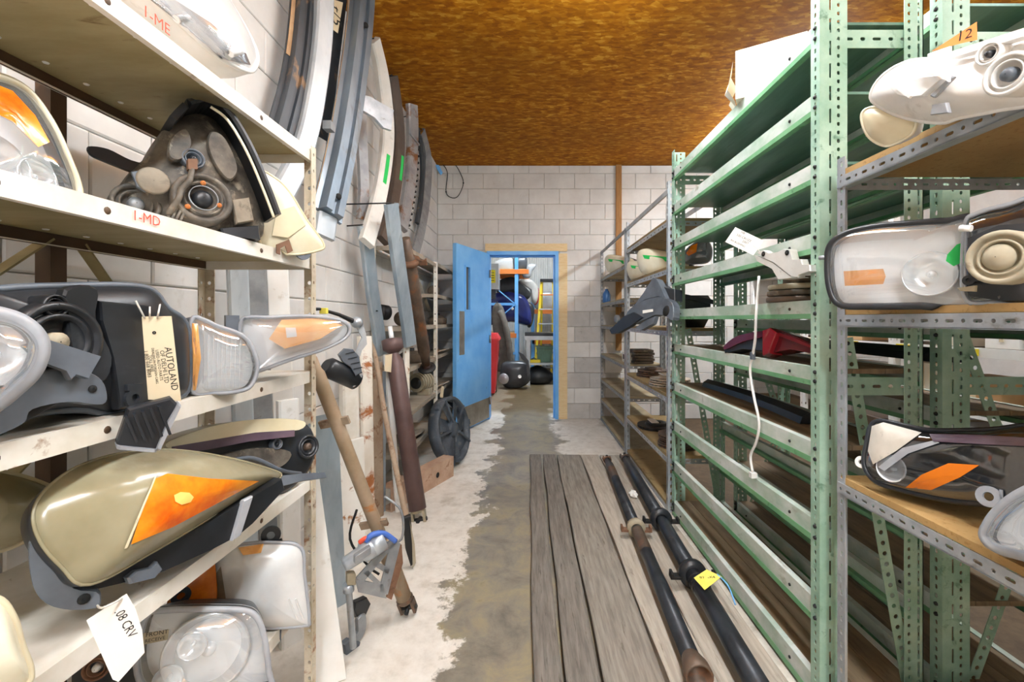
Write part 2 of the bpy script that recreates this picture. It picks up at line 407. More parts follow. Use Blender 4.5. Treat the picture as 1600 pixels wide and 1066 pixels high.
t1 = thing('trim_1', 'raw plywood boards around the blue door frame', None, (0, YB, 0), kind='structure')
bx(.40, .515, YB - .018, YB - .001, 0, 2.17).build('plywood_board', 'plywood', t1)
bx(-.56, .515, YB - .018, YB - .001, 2.2, 2.30).build('plywood_board', 'plywood', t1)
t2 = struct('trim_2', bx(1.15, 1.225, YB - .03, YB, .9, CEIL), 'timber'); tag(t2, 'brown timber strip running up the block wall to the ceiling')
# store room beyond the door
for nm, b in (('wall_store_left', (-1.9, -1.8, YB + .2, 12.2, 0, 4.6)), ('wall_store_right', (2.4, 2.5, YB + .2, 12.2, 0, 4.6))):
    struct(nm, bx(*b), 'block_paint')
struct('ceiling_store', bx(-1.9, 2.5, YB + .2, 12.2, 4.5, 4.6), 'white_enamel')
struct('wall_store_front', bx(-1.9, 2.5, YB + .14, YB + .2, CEIL, 4.6), 'block_paint')
wk = MB(); R0, R1 = [], []
x = -1.8
while x < 2.4:
    for dx, y in ((0, 12.0), (.045, 12.0), (.06, 11.97), (.105, 11.97)): R0.append(V(x + dx, y, 0)); R1.append(V(x + dx, y, 4.5))
    x += .12
R0 += [V(2.4, 12.15, 0), V(-1.8, 12.15, 0)]; R1 += [V(2.4, 12.15, 4.5), V(-1.8, 12.15, 4.5)]
wk.rings([R0, R1]); tag(struct('wall_store_back', wk, 'corrugated'), 'white ribbed metal wall at the back of the store room')
# ceiling fixtures
for (x, y, z, L, ax, P, lab) in FIXTURES:
    if not P: continue
    t = thing('fluorescent_fixture', lab, 'ceiling light', (x, y, z))
    hl, hw = L / 2, .075
    e = (lambda a, b: (x - b, x + b, y - a, y + a)) if ax == 'y' else (lambda a, b: (x - a, x + a, y - b, y + b))
    top = CEIL if y < YB else 4.5
    MB().box(*e(hl, hw), z, z + .06).build('housing', 'white_enamel', t)
    for q in (-1, 1):
        p = V(x, y + q * hl * .8, z) if ax == 'y' else V(x + q * hl * .8, y, z)
        MB().tube([p + V(0, 0, .06), V(p.x, p.y, top)], .008, 6).build('hanger', 'galv', t)
        o = V(.035 * q, 0, -.02) if ax == 'y' else V(0, .035 * q, -.02); d = V(0, hl * .96, 0) if ax == 'y' else V(hl * .96, 0, 0)
        MB().tube([V(x, y, z) + o - d, V(x, y, z) + o + d], .013, 10).build('tube', 'tube_glow', t)
    for q in (-.5, 0, .5):
        ld = bpy.data.lights.new('light_side', 'POINT'); ld.energy = P * .24; ld.color = (.86, .94, 1); ld.shadow_soft_size = .07
        lo = bpy.data.objects.new('light_side', ld); COL.objects.link(lo); lo.parent = t; lo.location = (0, q * L, -.12) if ax == 'y' else (q * L, 0, -.12)
    for nm, dz, rx, pw in (('light_down', -.045, 0, P * .95), ('light_up', .075, math.pi, P * .75)):
        ld = bpy.data.lights.new(nm, 'AREA'); ld.shape = 'RECTANGLE'; ld.energy = pw; ld.color = (.86, .94, 1)
        ld.size, ld.size_y = (.16, L) if ax == 'y' else (L, .16)
        lo = bpy.data.objects.new(nm, ld); COL.objects.link(lo); lo.parent = t; lo.location = (0, 0, dz); lo.rotation_euler = (rx, 0, 0)
# ------------------------------------------------------------------ racks and shelving
HOLE = [(.0045, .0045)]
ALT = [(.010, .004), (.0045, .0045)]
SLOT = [(.022, .004)]
def angle_post(parent, corner, L, du, dv, wu, wv, mat, t=.003, pitch=.03, name='upright', holes=HOLE, base=0.0):
    """slotted angle standing at corner; flanges run along du and dv"""
    mb = MB(); o = Vector(corner) + V(0, 0, base)
    mb.perf(o, (0, 0, 1), du, L, [(0, wu, pitch, holes)], t)
    mb.perf(o, (0, 0, 1), dv, L, [(0, wv, pitch, holes)], t)
    return mb.build(name, mat, parent)
def slot_bar(parent, p0, p1, wdir, w, mat, name, pitch=.03, holes=HOLE, lip=None, t=.003):
    p0, p1 = Vector(p0), Vector(p1); mb = MB(); u = (p1 - p0)
    mb.perf(p0, u, wdir, u.length, [(0, w, pitch, holes)], t)
    if lip is not None:
        l = Vector(lip); d = l.normalized() * .0; c = (p0 + p1) / 2 + l / 2
        mb.obox(c, u / 2, l / 2, Vector(wdir).normalized() * .0015)
    return mb.build(name, mat, parent)
# --- green boltless rack beside the aisle -------------------------------------------------------
XG0, XG1, YG0, YG1 = .962, 1.30, 1.452, 2.95
GZ = [2.29, 2.06, 1.828, 1.593, 1.367, 1.141, .887, .629, .364, .10]
GH = [.068, .068, .068, .068, .062, .062, .07, .075, .08, .085]
def green_post(t, x, y, sx, sy, z1):
    """upright with a slotted face and a studded side"""
    mb = MB(); w1, w2 = .088, .046
    mb.perf((x, y, 0), (0, 0, 1), (sx, 0, 0), z1, [(0, .022, .09, [(0, 0)]), (.022, .042, .075, [(.024, .0035)]), (.042, .050, .09, [(0, 0)]), (.050, .068, .028, [(.0065, .005)]), (.068, w1, .09, [(0, 0)])], .003)
    mb.perf((x, y, 0), (0, 0, 1), (0, sy, 0), z1, [(0, w2, .03, [(.008, .005)])], .003)
    return mb.build('upright', 'green_steel', t)
def diag(t, x0, z0, x1, z1, y, mat='green_steel'):
    p0, p1 = V(x0, y, z0), V(x1, y, z1); a = (p1 - p0).normalized(); w = a.cross(V(0, 1, 0)).normalized()
    return slot_bar(t, p0 - w * .019, p1 - w * .019, w, .038, mat, 'brace', .036, [(.0075, .0075)])
def frame(t, x0, x1, y, ytop, sy=1):
    green_post(t, x0, y, 1, sy, ytop); 
    mb = MB(); mb.perf((x1 - .062, y, 0), (0, 0, 1), (1, 0, 0), ytop, [(0, .031, .028, [(.0065, .005)]), (.031, .062, .06, [(.026, .004)])], .003)
    mb.perf((x1, y, 0), (0, 0, 1), (0, sy, 0), ytop, [(0, .03, .03, [(.008, .005)])], .003)
    mb.build('upright', 'green_steel', t)
    for z in (2.2, 1.05):
        slot_bar(t, (x0 + .03, y + .012 * sy, z), (x1 - .03, y + .012 * sy, z), (0, 0, 1), .06, 'green_steel', 'cross_bar', .045, [(.008, .006), (.014, .005)])
    if x0 < 1: diag(t, x1 - .03, .05, x0 + .10, 1.24, y + .02 * sy)
    else: diag(t, x0 + .10, .05, x1 - .05, .62, y + .02 * sy); diag(t, x1 - .05, .64, x0 + .08, 1.26, y + .02 * sy)
def beam(t, x, y0, y1, z, h, s, mat='green_beam'):
    """folded steel shelf beam: face, top lip, bottom lip; s = +1 when the shelf lies at larger x"""
    mb = MB(); lip = .024
    prof = [(0, 0), (0, -h), (lip, -h), (lip, -h + .003), (.003, -h + .003), (.003, -.003), (lip, -.003), (lip, 0)]
    mb.rings([[V(x + s * a, y, z + b) for a, b in prof] for y in (y0, y1)], True, True)
    b = mb.build('beam', mat, t)
    if mat == 'green_beam': MB().box(x - s * .0012, x + s * lip, y0, y1, z - h - .001, z - h * .74).build('lower_lip', 'green_lip', b)
    st = MB()
    for yy in (y0 + .012, y1 - .012):
        for q in (.25, .75): st.lathe([(.0, .008), (.006, .008), (.008, 0)], (x, yy, z - h * q), (-s, 0, 0), 6)
    for y in (y0 + .16, y1 - .16): st.lathe([(.0, .004), (.005, .004), (.006, 0)], (x, y, z - h * .45), (-s, 0, 0), 8)
    tag(st.build('rivets_light_dots', 'dark_iron', b), kind='stuff')
    return b
plain('dark_iron', '#2d2d2e', .5, .5)
def green_rack(label, x0, x1, y0, y1, wood_from=4, zs=GZ, near=True):
    t = thing('green_storage_rack', label, 'rack', (x0, y0, 0))
    frame(t, x0, x1, y0, 3.05 if near else 2.4, 1); frame(t, x0, x1, y1, 2.42, -1)
    for i, (z, h) in enumerate(zip(zs, GH)):
        beam(t, x0, y0 + .01, y1 - .01, z, h, 1); beam(t, x1, y0 + .01, y1 - .01, z, h, -1)
        if .3 < z < .66 and x0 < 1: continue
        n = 3 if i >= wood_from else 1
        w = (y1 - y0 - .02) / (1 if n == 1 else 1)
        if n == 1: MB().box(x0 + .004, x1 - .004, y0 + .012, y1 - .012, z - .012, z - .003).build('deck', 'green_deck', t)
        else:
            ww = (x1 - x0 - .01) / 3
            for k in range(3): MB().box(x0 + .005 + k * ww, x0 + .003 + (k + 1) * ww, y0 + .012, y1 - .012, z - .02, z - .004).build('deck_board', 'wood_deck', t)
    return t
green_rack('green steel rack with ten close shelf levels along the aisle', XG0, XG1, YG0, YG1)
green_rack('green steel rack standing back to back behind the aisle rack', 1.375, 1.73, YG0 + .01, YG1, zs=[2.36, 2.10, 1.85, 1.30, 1.0, .70, .364, .10])
green_rack('green steel rack bay behind the grey slotted angle shelving', 1.75, 2.10, -.1, 1.44, zs=[2.29, 1.9, 1.35, .95, .5, .1], near=False)
# --- galvanised slotted angle shelving close to the camera on the right --------------------------
XN0, XN1, YN0, YN1 = .965, 1.60, .10, 1.375
NZ = [1.742, 1.315, .798, .12]
t = thing('slotted_angle_shelving', 'galvanised slotted angle shelving with particle board shelves nearest the camera', 'shelving', (XN0, YN0, 0))
for x, sx in ((XN0, 1), (XN1, -1)):
    for y, sy in ((YN0, 1), (YN1, -1)):
        angle_post(t, (x, y, 0), 1.80 if x == XN0 else 1.83, (sx, 0, 0), (0, sy, 0), .03, .03, 'galv', holes=[(.0085, .0045)], pitch=.04)
for z in NZ:
    slot_bar(t, (XN0 - .003, YN0, z - .034), (XN0 - .003, YN1, z - .034), (0, 0, 1), .034, 'galv', 'shelf_angle', .032, ALT, lip=(.03, 0, 0))
    slot_bar(t, (XN1, YN0, z - .034), (XN1, YN1, z - .034), (0, 0, 1), .034, 'galv', 'shelf_angle', .032, ALT)
    slot_bar(t, (XN0, YN1 - .002, z - .038), (XN1, YN1 - .002, z - .038), (0, 0, 1), .034, 'galv', 'shelf_angle', .032, ALT)
    b = MB().box(XN0 + .002, XN1 - .002, YN0 + .005, YN1 - .004, z + .001, z + .019).build('shelf_board', 'particle_board', t)
# --- grey shelving further down on the right ----------------------------------------------------
XS0, XS1 = .95, 1.32
def board_shelving(label, y0, y1, zs, ztop, mat='galv', board='particle_board', zr=None, rim=.034, bt=.02):
    t = thing('slotted_angle_shelving', label, 'shelving', (XS0, y0, 0))
    for x, sx in ((XS0, 1), (XS1, -1)):
        for y, sy in ((y0, 1), (y1, -1)):
            angle_post(t, (x, y, 0), ztop, (sx, 0, 0), (0, sy, 0), .035, .035, mat, pitch=.05, holes=[(.012, .006)])
    for z in zs:
        for x in (XS0 - .003, XS1):
            slot_bar(t, (x, y0, z - rim), (x, y1, z - rim), (0, 0, 1), rim, mat, 'shelf_angle', .05, [(.014, .006), (.006, .006)])
        for y in (y0 + .004, y1 - .004):
            slot_bar(t, (XS0, y, z - rim), (XS1, y, z - rim), (0, 0, 1), rim, mat, 'shelf_angle', .05, [(.014, .006), (.006, .006)])
        MB().box(XS0 + .001, XS1 - .001, y0 + .006, y1 - .006, z, z + bt).build('shelf_board', board, t)
    if zr: 
        for x in (XS0, XS1): MB().bar((x, y0, zr), (x, y1, zr), .012, .035).build('top_rail', mat, t)
    return t
AZ = [1.97, 1.645, 1.225, .77, .36, .03]; BZ = [1.83, 1.50, 1.22, .85, .53, .27, .03]
board_shelving('galvanised slotted angle shelving of brake discs next to the green rack', 2.985, 4.27, AZ, 2.24, board='board_old', zr=2.17)
board_shelving('narrow grey shelving with a blue bottle standing against the back wall', 4.31, 5.77, BZ, 2.2, 'galv_dull', 'board_top', zr=2.17, rim=.03, bt=.015)
# --- far white racks of the neighbouring aisle --------------------------------------------------
plain('yellow_label', '#e2d020', .6)
t = thing('white_storage_rack', 'white steel rack with yellow shelf labels across the neighbouring aisle', 'rack', (2.9, 1.2, 0))
for y in (1.2, 2.35, 3.5, 4.65, 5.75):
    for x in (2.9, 3.4): angle_post(t, (x, y, 0), 2.3, (1 if x < 3 else -1, 0, 0), (0, 1 if y < 5 else -1, 0), .05, .05, 'white_enamel', pitch=.12, holes=[(.012, .007)])
for z in (.35, .72, 1.12, 1.5, 1.9):
    MB().box(2.895, 2.905, 1.2, 5.75, z - .06, z).build('beam', 'white_enamel', t)
    MB().box(3.395, 3.405, 1.2, 5.75, z - .06, z).build('beam', 'white_enamel', t)
    MB().box(2.905, 3.395, 1.2, 5.75, z - .02, z - .004).build('deck', 'wood_deck', t)
    for k in range(9): 
        y = 1.42 + k * .5 + random.uniform(-.1, .1)
        MB().box(2.891, 2.8955, y, y + .12, z - .052, z - .008).build('shelf_label', 'yellow_label', t)
# --- cream steel shelving on the left, full of lamps ---------------------------------------------
XC0, XC1, YC0, YC1 = -.70, -1.06, .28, 1.445
CZ = [1.849, 1.50, 1.135, .79, .43, .08]
t = thing('steel_shelving_unit', 'cream painted steel shelving with rusty posts holding headlights', 'shelving', (XC0, YC0, 0)); CS = t
def cream_post(x, y, sx, sy, mat):
    mb = MB()
    mb.perf((x, y, 0), (0, 0, 1), (0, sy, 0), 1.86, [(0, .028, .052, [(.005, .0045)])], .003)
    mb.perf((x, y, 0), (0, 0, 1), (sx, 0, 0), 1.86, [(0, .034, .052, [(.006, .0055)])], .003)
    return mb.build('upright', mat, t)
cream_post(XC0 + .003, YC1, -1, -1, 'post_steel'); cream_post(XC1, YC1, 1, -1, 'post_steel')
cream_post(XC0 + .003, YC0, -1, 1, 'post_steel'); cream_post(XC1, YC0, 1, 1, 'post_steel')
MB().box(-1.10, -1.065, .985, 1.02, 0, 2.2).build('back_post', 'brown_steel', t)
for i, z in enumerate(CZ):
    rim = .036
    sh = MB().box(XC1, XC0, YC0, YC1, z - .006, z).box(XC0 - .002, XC0, YC0, YC1, z - rim, z - .006).box(XC1, XC1 + .002, YC0, YC1, z - rim, z - .006)
    sh.box(XC1, XC0, YC1 - .002, YC1, z - rim, z - .006).box(XC0 - .014, XC0 - .002, YC0, YC1, z - rim, z - rim + .002).box(XC1 + .002, XC1 + .014, YC0, YC1, z - rim, z - rim + .002)
    s_ = sh.build('shelf', 'cream_steel', t)
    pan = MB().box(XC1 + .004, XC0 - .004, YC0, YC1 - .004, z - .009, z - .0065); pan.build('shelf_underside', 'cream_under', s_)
    rv = MB()  # white discs: rivets, with light through shelf holes put into their colour
    for y in [YC0 + .05 + k * .085 for k in range(13)]:
        for x in (XC0 - .045, XC1 + .05): rv.lathe([(0, 0), (.005, 0), (.006, .002)], (x, y, z - .0115), (0, 0, 1), 8)
    tag(rv.build('rivets_light_dots', 'white_enamel', s_), kind='stuff')
    MB().bar((XC1 + .006, YC0, z - .022), (XC1 + .006, YC1, z - .022), .004, .03).build('back_rail', 'brown_steel', s_)
    for y in (YC0 + .3, .735, 1.16):
        MB().lathe([(0, .0006), (.006, .0006), (.0065, 0)], (XC0, y, z - .018), (1, 0, 0), 10).build('bolt_hole', 'brown_steel', s_)
MB().bar((XC1 - .005, .62, 1.16), (XC1 - .005, .98, 1.48), .004, .03, (1, 0, 0)).build('brace', 'cream_under', t)
MB().bar((XC1 - .005, 1.3, 1.16), (XC1 - .005, 1.05, 1.48), .004, .03, (1, 0, 0)).build('brace', 'cream_under', t)
MB().bar((XC1 - .005, .7, .8), (XC1 - .005, 1.05, 1.1), .004, .03, (1, 0, 0)).build('brace', 'cream_under', t)
MB().bar((XC1, YC1 - .004, 1.86), (XC0, YC1 - .004, 1.52), .003, .03, (0, 1, 0)) 
# shelf codes painted in red
plain('red_marker', '#e2553c', .7)
for txt, px, py, sz in (('1-MD', 206, 343, .026), ('1-ME', 222, 22, .030)):
    p = WX(px, py, XC0 + .0025)
    MB().text(txt, p, (0, 1, 0), (0, 0, 1), sz).build('lettering', 'red_marker', t)
# --- dusty cream shelving against the left wall near the door -----------------------------------
t = thing('steel_shelving_unit', 'dusty cream steel shelving by the blue door holding greasy parts', 'shelving', (-.91, 3.3, 0))
for y in (3.32, 4.40, 5.55):
    for x, sx in ((-.91, -1), (-1.175, 1)):
        angle_post(t, (x, y, 0), 1.88, (sx, 0, 0), (0, 1 if y < 5 else -1, 0), .03, .045, 'cream_steel', pitch=.07, holes=[(.006, .006)])
paint('dust_shelf', '#8e8577', '#aba090', 5, .8, wear='#5c5146', wmin=.6, wmax=.75)
for y0, y1, zs in ((3.33, 4.39, (1.86, 1.25, .93, .58, .28)), (4.41, 5.54, (1.88, 1.56, 1.25, .94, .58, .2))):
    for z in zs:
        MB().box(-1.17, -.915, y0, y1, z - .006, z).box(-.917, -.914, y0, y1, z - .035, z - .006).box(-1.17, -.915, y0, y0 + .003, z - .035, z - .006).build('shelf', 'dust_shelf', t)
MB().bar((-1.165, 4.43, 1.25), (-1.165, 5.5, 1.86), .004, .04, (1, 0, 0)).build('brace', 'cream_steel', t)
MB().bar((-1.165, 4.43, 1.86), (-1.165, 5.5, 1.25), .004, .04, (1, 0, 0)).build('brace', 'cream_steel', t)
# ------------------------------------------------------------------ vehicle lamps
lens('lens_clear', '#f4f6f8', '#e6eaec', .13, .05, .16, .3)
lens('lens_hazy', '#f2f0e6', '#e9e8e0', .42, .12, .35, .3)
lens('lens_white', '#f4f4f0', '#f4f5f4', .78, .18, .25, .25)
lens('lens_smoke', '#c9ccd0', '#3a3e44', .2, .06, .15, .25)
paint('lens_yellowed', '#8a8266', '#a29a80', 4, .2, wear='#b8b09a', wmin=.55, wmax=.75, wscale=4, bump=.02)
paint('lens_cream', '#ded6b8', '#ece7d2', 5, .25, bump=.02)
paint('lens_ivory', '#cfc3a0', '#ddd4b8', 5, .3, bump=.02)
plain('chrome', '#fafbfc', .16, .5); plain('chrome_dull', '#f6f7f8', .3, .2)
plain('amber_bright', '#ffd070', .25); plain('amber_mid', '#e8982e', .25); plain('amber_deep', '#d2721a', .2)
paint('amber', '#e85a0c', '#ffa022', 9, .2, bump=.02)
paint('amber_pale', '#e8a050', '#f0bc7c', 8, .25, bump=.02)
paint('amber_dark', '#a8540e', '#c26a16', 30, .25, bump=.05)
paint('black_plastic', '#191b1f', '#2a2d32', 5, .36, bump=.06, wear='#3c3e42', wmin=.62, wmax=.8)
paint('dusty_plastic', '#3a3530', '#71685c', 16, .6, bump=.2, wear='#9a8f7e', wmin=.56, wmax=.68, wscale=26)
paint('grey_plastic', '#4c525a', '#686f78', 6, .42, bump=.06)
paint('pale_plastic', '#d8d6d2', '#eceae7', 5, .4, bump=.06, wear='#b6b0a6', wmin=.6, wmax=.75)
paint('pale_dirty', '#b9b2a6', '#cdc7bc', 9, .5, wear='#8a857c', wmin=.56, wmax=.7)
paint('grey_rim', '#8d9096', '#a9acb1', 8, .4)
paint('dust_ring', '#8f856f', '#aaa08a', 9, .7, wear='#6d6250', wmin=.6, wmax=.72)
paint('dust_cap', '#7d7364', '#988d7c', 14, .7, wear='#5c5347', wmin=.58, wmax=.7)
paint('plum_plastic', '#4f3e4b', '#6a5864', 6, .4)
paint('rust', '#694a36', '#82604a', 12, .8, wear='#4c3424', wmin=.55, wmax=.7)
paint('rust_orange', '#b8672a', '#cc8040', 14, .7)
paint('card', '#d8c7a4', '#e2d4b6', 4, .8, bump=.03); paint('card_white', '#f3efe6', '#fbf8f2', 4, .8, bump=.03); paint('card_yellow', '#e9dc4e', '#f1e678', 4, .8, bump=.03)
plain('ink', '#262420', .8); plain('string', '#d9d5cc', .8); plain('green_paint', '#22c25a', .6); plain('dark_hole', '#121212', .8)

class Dome:
    """a bulged face over an outline measured on a plane"""
    def __init__(s, pl, out, bulge, off=0.0, p=2.2, sub=5, sharp=False, c=None):
        s.pl = pl; s.n = pl.n; s.b = bulge; s.p = p; s.off = off
        P = pl.many(out, off); s.P = P if sharp else catmull(P, sub, True)
        s.c = pl.at(c[0], c[1], off) if c else sum(s.P, V(0, 0, 0)) / len(s.P)
        s.pol = []
        for q in s.P:
            e = q - s.c; s.pol.append((math.atan2(e.dot(pl.v), e.dot(pl.u)), math.hypot(e.dot(pl.v), e.dot(pl.u))))
    def t_of(s, q):
        e = q - s.c; a = math.atan2(e.dot(s.pl.v), e.dot(s.pl.u)); r = math.hypot(e.dot(s.pl.v), e.dot(s.pl.u))
        b = min(s.pol, key=lambda k: abs((k[0] - a + math.pi) % (2 * math.pi) - math.pi))
        return min(1.0, r / max(b[1], 1e-5))
    def on(s, px, py, eps=.0012):
        q = s.pl.at(px, py, s.off)
        for _ in range(3):
            h = s.b * (1 - s.t_of(q - s.n * (q - s.c).dot(s.n)) ** s.p); q = s.pl.at(px, py, s.off + h + eps)
        return q
    def ring(s, k, h): return [s.c + (q - s.c) * k + s.n * h for q in s.P]
    def lens(s):
        ts = (1, .94, .85, .7, .5, .3, .1)
        return MB().rings([s.ring(1, -.004)] + [s.ring(t, s.b * (1 - t ** s.p)) for t in ts], False, True, True)
    def body(s, depth, prof=((1.0, 0.0), (1.004, -.03), (.985, -.15), (.9, -.45), (.74, -.8), (.5, -1))):
        return MB().rings([s.ring(k, h * depth - .001) for k, h in prof], False, True, True)
    def plate(s, k, h): return MB().rings([s.ring(k, h), s.ring(.5 * k, h - .006), s.ring(.04, h - .008)], False, True, True)
    def rim(s, r, h=0.0, flat=None): P = s.ring(1.0, h); return MB().tube(P + P[:2], r, 6, False, True, flat)
    def patch(s, pts, eps=.0015, smooth=False):
        P = pts + [pts[0]]; R = []
        poly = []
        for (a, b) in zip(P[:-1], P[1:]):
            for k in range(5): poly.append((a[0] + (b[0] - a[0]) * k / 5, a[1] + (b[1] - a[1]) * k / 5))
        cx = sum(q[0] for q in poly) / len(poly); cy = sum(q[1] for q in poly) / len(poly)
        return MB().rings([[s.on(cx + (x - cx) * k, cy + (y - cy) * k, eps) for x, y in poly] for k in (1, .75, .5, .25, .05)], False, True, True)
def slab(pl, pts, off, th, smooth=False, sub=4):
    """a plate with the measured outline, th thick behind off"""
    P = pl.many(pts, off); P = catmull(P, sub, True) if smooth else P
    c = sum(P, V(0, 0, 0)) / len(P); e = min(.004, abs(th) * .25)
    sh = lambda k, h: [c + (q - c) * k - pl.n * h for q in P]
    r = max((q - c).length for q in P); k = 1 - e / r
    return MB().rings([sh(k, 0), sh(1, e), sh(1, th - e), sh(k, th)], True, True)
def ringcap(parent, pl, px, py, rpx, off, mat, name='bulb_cover', depth=.03, inner=None, n=28, ax=None):
    o = pl.at(px, py, off); r = rpx * o.y / F; a = ax or pl.n
    mb = MB().lathe([(r * 1.06, -depth), (r * 1.06, 0), (r, .004), (r * .86, .004), (r * .84, -.004), (r * .72, -.006), (r * .70, .002), (r * .62, .002), (r * .60, -.01), (r * .34, -.012)], o, a, n)
    ob = mb.build(name, mat, parent)
    MB().lathe([(r * .36, -.016), (r * .34, .0), (r * .2, .006), (.001, .006)], o, a, 16).build('socket', inner or 'black_plastic', ob)
    return ob
def bowl(parent, pl, px, py, rpx, off, mat='chrome', name='reflector', bulb=True):
    o = pl.at(px, py, off); r = rpx * o.y / F
    ob = MB().lathe([(r * 1.04, -.002), (r, .004), (r * .96, 0), (r * .85, -r * .2), (r * .6, -r * .42), (r * .3, -r * .52), (.001, -r * .54)], o, pl.n, 28).build(name, mat, parent)
    if bulb: MB().lathe([(r * .16, -r * .5), (r * .16, -r * .15), (r * .1, -r * .06), (.001, -r * .05)], o, pl.n, 12).build('bulb', 'chrome_dull', ob)
    return ob
def tab(parent, pl, px, py, rpx, off, mat, px2, py2, name='mounting_tab', th=.006, hole=.42):
    """an eyelet lug with a hole, joined back to the housing at px2, py2"""
    o = pl.at(px, py, off); q = pl.at(px2, py2, off); r = rpx * o.y / F
    x, y, a = basis(pl.n, q - o); N = 20
    cr = lambda rr, h: [o + (x * math.cos(2 * math.pi * k / N) + y * math.sin(2 * math.pi * k / N)) * rr + a * h for k in range(N)]
    mb = MB().rings([cr(r * hole, -th), cr(r * hole, 0), cr(r, 0), cr(r, -th), cr(r * hole, -th)], False, False)
    d = (q - o); mb.obox(o + d.normalized() * (r * .8 + (d.length - r * .8) / 2) - a * th / 2, d.normalized() * max(.002, (d.length - r * .8) / 2), y * r * .85, a * th / 2)
    return mb.build(name, mat, parent)
def lamp(label, pl, out, bulge, lensm, bodym='black_plastic', depth=.12, rim=.005, rimm='grey_rim', inner=None, inoff=.035, patches=(), bowls=(), prof=None, p=2.2, name='headlight', group=None, sharp=False, cat='headlight'):
    D = Dome(pl, out, bulge, p=p, sharp=sharp)
    base = min((q.z for q in D.P)); t = thing(name, label, cat, (D.c.x, D.c.y, base), group)
    b = (D.body(depth, prof) if prof else D.body(depth)).build('housing', bodym, t)
    l = D.lens().build('lens', lensm, t)
    if rim: D.rim(rim).build('bezel', rimm, t)
    if inner: D.plate(.97, -inoff).build('inner_bezel', inner, t)
    for a in bowls: bowl(t, pl, a[0], a[1], a[2], a[3] if len(a) > 3 else -.012, a[4] if len(a) > 4 else 'chrome')
    for pts, mat, nm in patches: D.patch(pts).build(nm, mat, t)
    return t, D
def wire(parent, pts, r, mat, name='wire', n=6, sub=5):
    return MB().tube(catmull(pts, sub), r, n).build(name, mat, parent)
def tagcard(parent, pl, quad, mat, off=.0, lines=(), name='paper_tag', inkm='ink', label=None, cat=None):
    P = pl.many(quad, off); mb = MB().prism(P, -pl.n * .0008)
    ob = mb.build(name, mat, parent)
    if label: tag(ob, label, cat)
    for txt, px, py, px2, py2, size in lines:      # text starts at px,py and reads towards px2,py2
        o = pl.at(px, py, off + .0006); u = (pl.at(px2, py2, off + .0006) - o).normalized(); v = pl.n.cross(u)
        MB().text(txt, o, u, v, size).build('lettering', inkm, ob)
    return ob
# ================================================= left shelving, top shelf
pl = Pln(150, .72, 402, 1.21, 38, cy=60)
t, D = lamp('white hazed headlight leaning on the top left shelf', pl, [(150, -95), (270, -90), (330, -35), (372, 25), (400, 80), (398, 106), (382, 110), (335, 84), (270, 26), (200, -40)], .05, 'lens_white', 'pale_plastic', .10, .006, 'pale_plastic', inner='pale_plastic', inoff=.02)
D.patch([(205, -34), (262, -8), (330, 36), (385, 84), (392, 102), (345, 92), (285, 40), (235, 0)], .002).build('lower_lens', 'lens_smoke', t)
for a in ((275, 30), (360, 84)): 
    o = D.on(*a, .004); MB().tube([o, o + V(.005, .02, .02), o + V(.005, .035, .025)], [.008, .009, .005], 10).build('bulb', 'chrome_dull', t)
# ================================================= left shelving, second shelf
pl = Pln(-70, .62, 122, .80, 14, cy=220)
t, D = lamp('clear headlight with amber corner at the left end of the second shelf', pl, [(-70, 120), (-10, 118), (40, 140), (75, 185), (100, 235), (122, 295), (112, 318), (60, 316), (0, 300), (-70, 280)], .03, 'lens_clear', 'black_plastic', .13, .007, 'lens_ivory', inner='chrome_dull', inoff=.03, bowls=((-12, 255, 52, -.01), (58, 275, 26, -.006)))
D.patch([(-30, 122), (20, 142), (55, 180), (78, 222), (60, 230), (20, 190), (-30, 165)], .001).build('turn_signal', 'amber', t)
# big grimy lamp seen from behind
pl = Pln(185, .96, 430, 1.21, 6, cy=280)
t = thing('headlight', 'grimy headlight turned backwards with round cover and dirty cream lens on second shelf', 'headlight', (pl.o.x, pl.o.y, CZ[1]))
D = Dome(pl, [(188, 318), (200, 275), (235, 240), (255, 205), (285, 178), (322, 176), (352, 205), (385, 268), (412, 345), (400, 372), (345, 374), (275, 356), (225, 338)], .05)
D.lens().build('back_shell', 'dusty_plastic', t); D.body(.14, ((1, 0), (1.03, -.1), (1.05, -.6), (1.05, -1))).build('housing', 'dusty_plastic', t)
ringcap(t, pl, 318, 310, 38, .062, 'dusty_plastic', 'bulb_cover', .05, 'black_plastic')
o = pl.at(318, 310, .066)
for k in range(3): 
    a = math.radians(90 + 120 * k); q = o + (pl.u * math.cos(a) + pl.v * math.sin(a)) * .036
    MB().lathe([(.006, 0), (.005, .004), (.001, .005)], q, pl.n, 8).build('screw', 'rust_orange', t)
MB().lathe([(.029, 0), (.029, .004), (.027, .004), (.027, 0)], o, pl.n, 24).build('retaining_ring', 'galv_dull', t)
ringcap(t, pl, 213, 318, 30, .02, 'dusty_plastic', 'bulb_cover', .04, 'galv_dull')
slab(pl, [(330, 205), (352, 215), (372, 262), (360, 282), (340, 262), (326, 230)], .062, .02, True).build('upper_rib', 'dusty_plastic', t)
slab(pl, [(268, 215), (290, 200), (300, 226), (282, 250), (264, 244)], .062, .02, True).build('upper_rib', 'dusty_plastic', t)
slab(pl, [(362, 312), (390, 308), (398, 345), (370, 350)], .05, .02).build('side_box', 'dust_cap', t)
slab(pl, [(345, 356), (405, 352), (408, 374), (350, 378)], .05, .05).build('connector', 'black_plastic', t)
for k in range(4): MB().bar(pl.at(262 + k * 6, 340 + k * 3, .06), pl.at(270 + k * 6, 322 + k * 3, .06), .004, .008, pl.n).build('rib', 'dusty_plastic', t)
ringcap(t, pl, 302, 248, 15, .058, 'grey_plastic', 'adjuster_cover', .03)
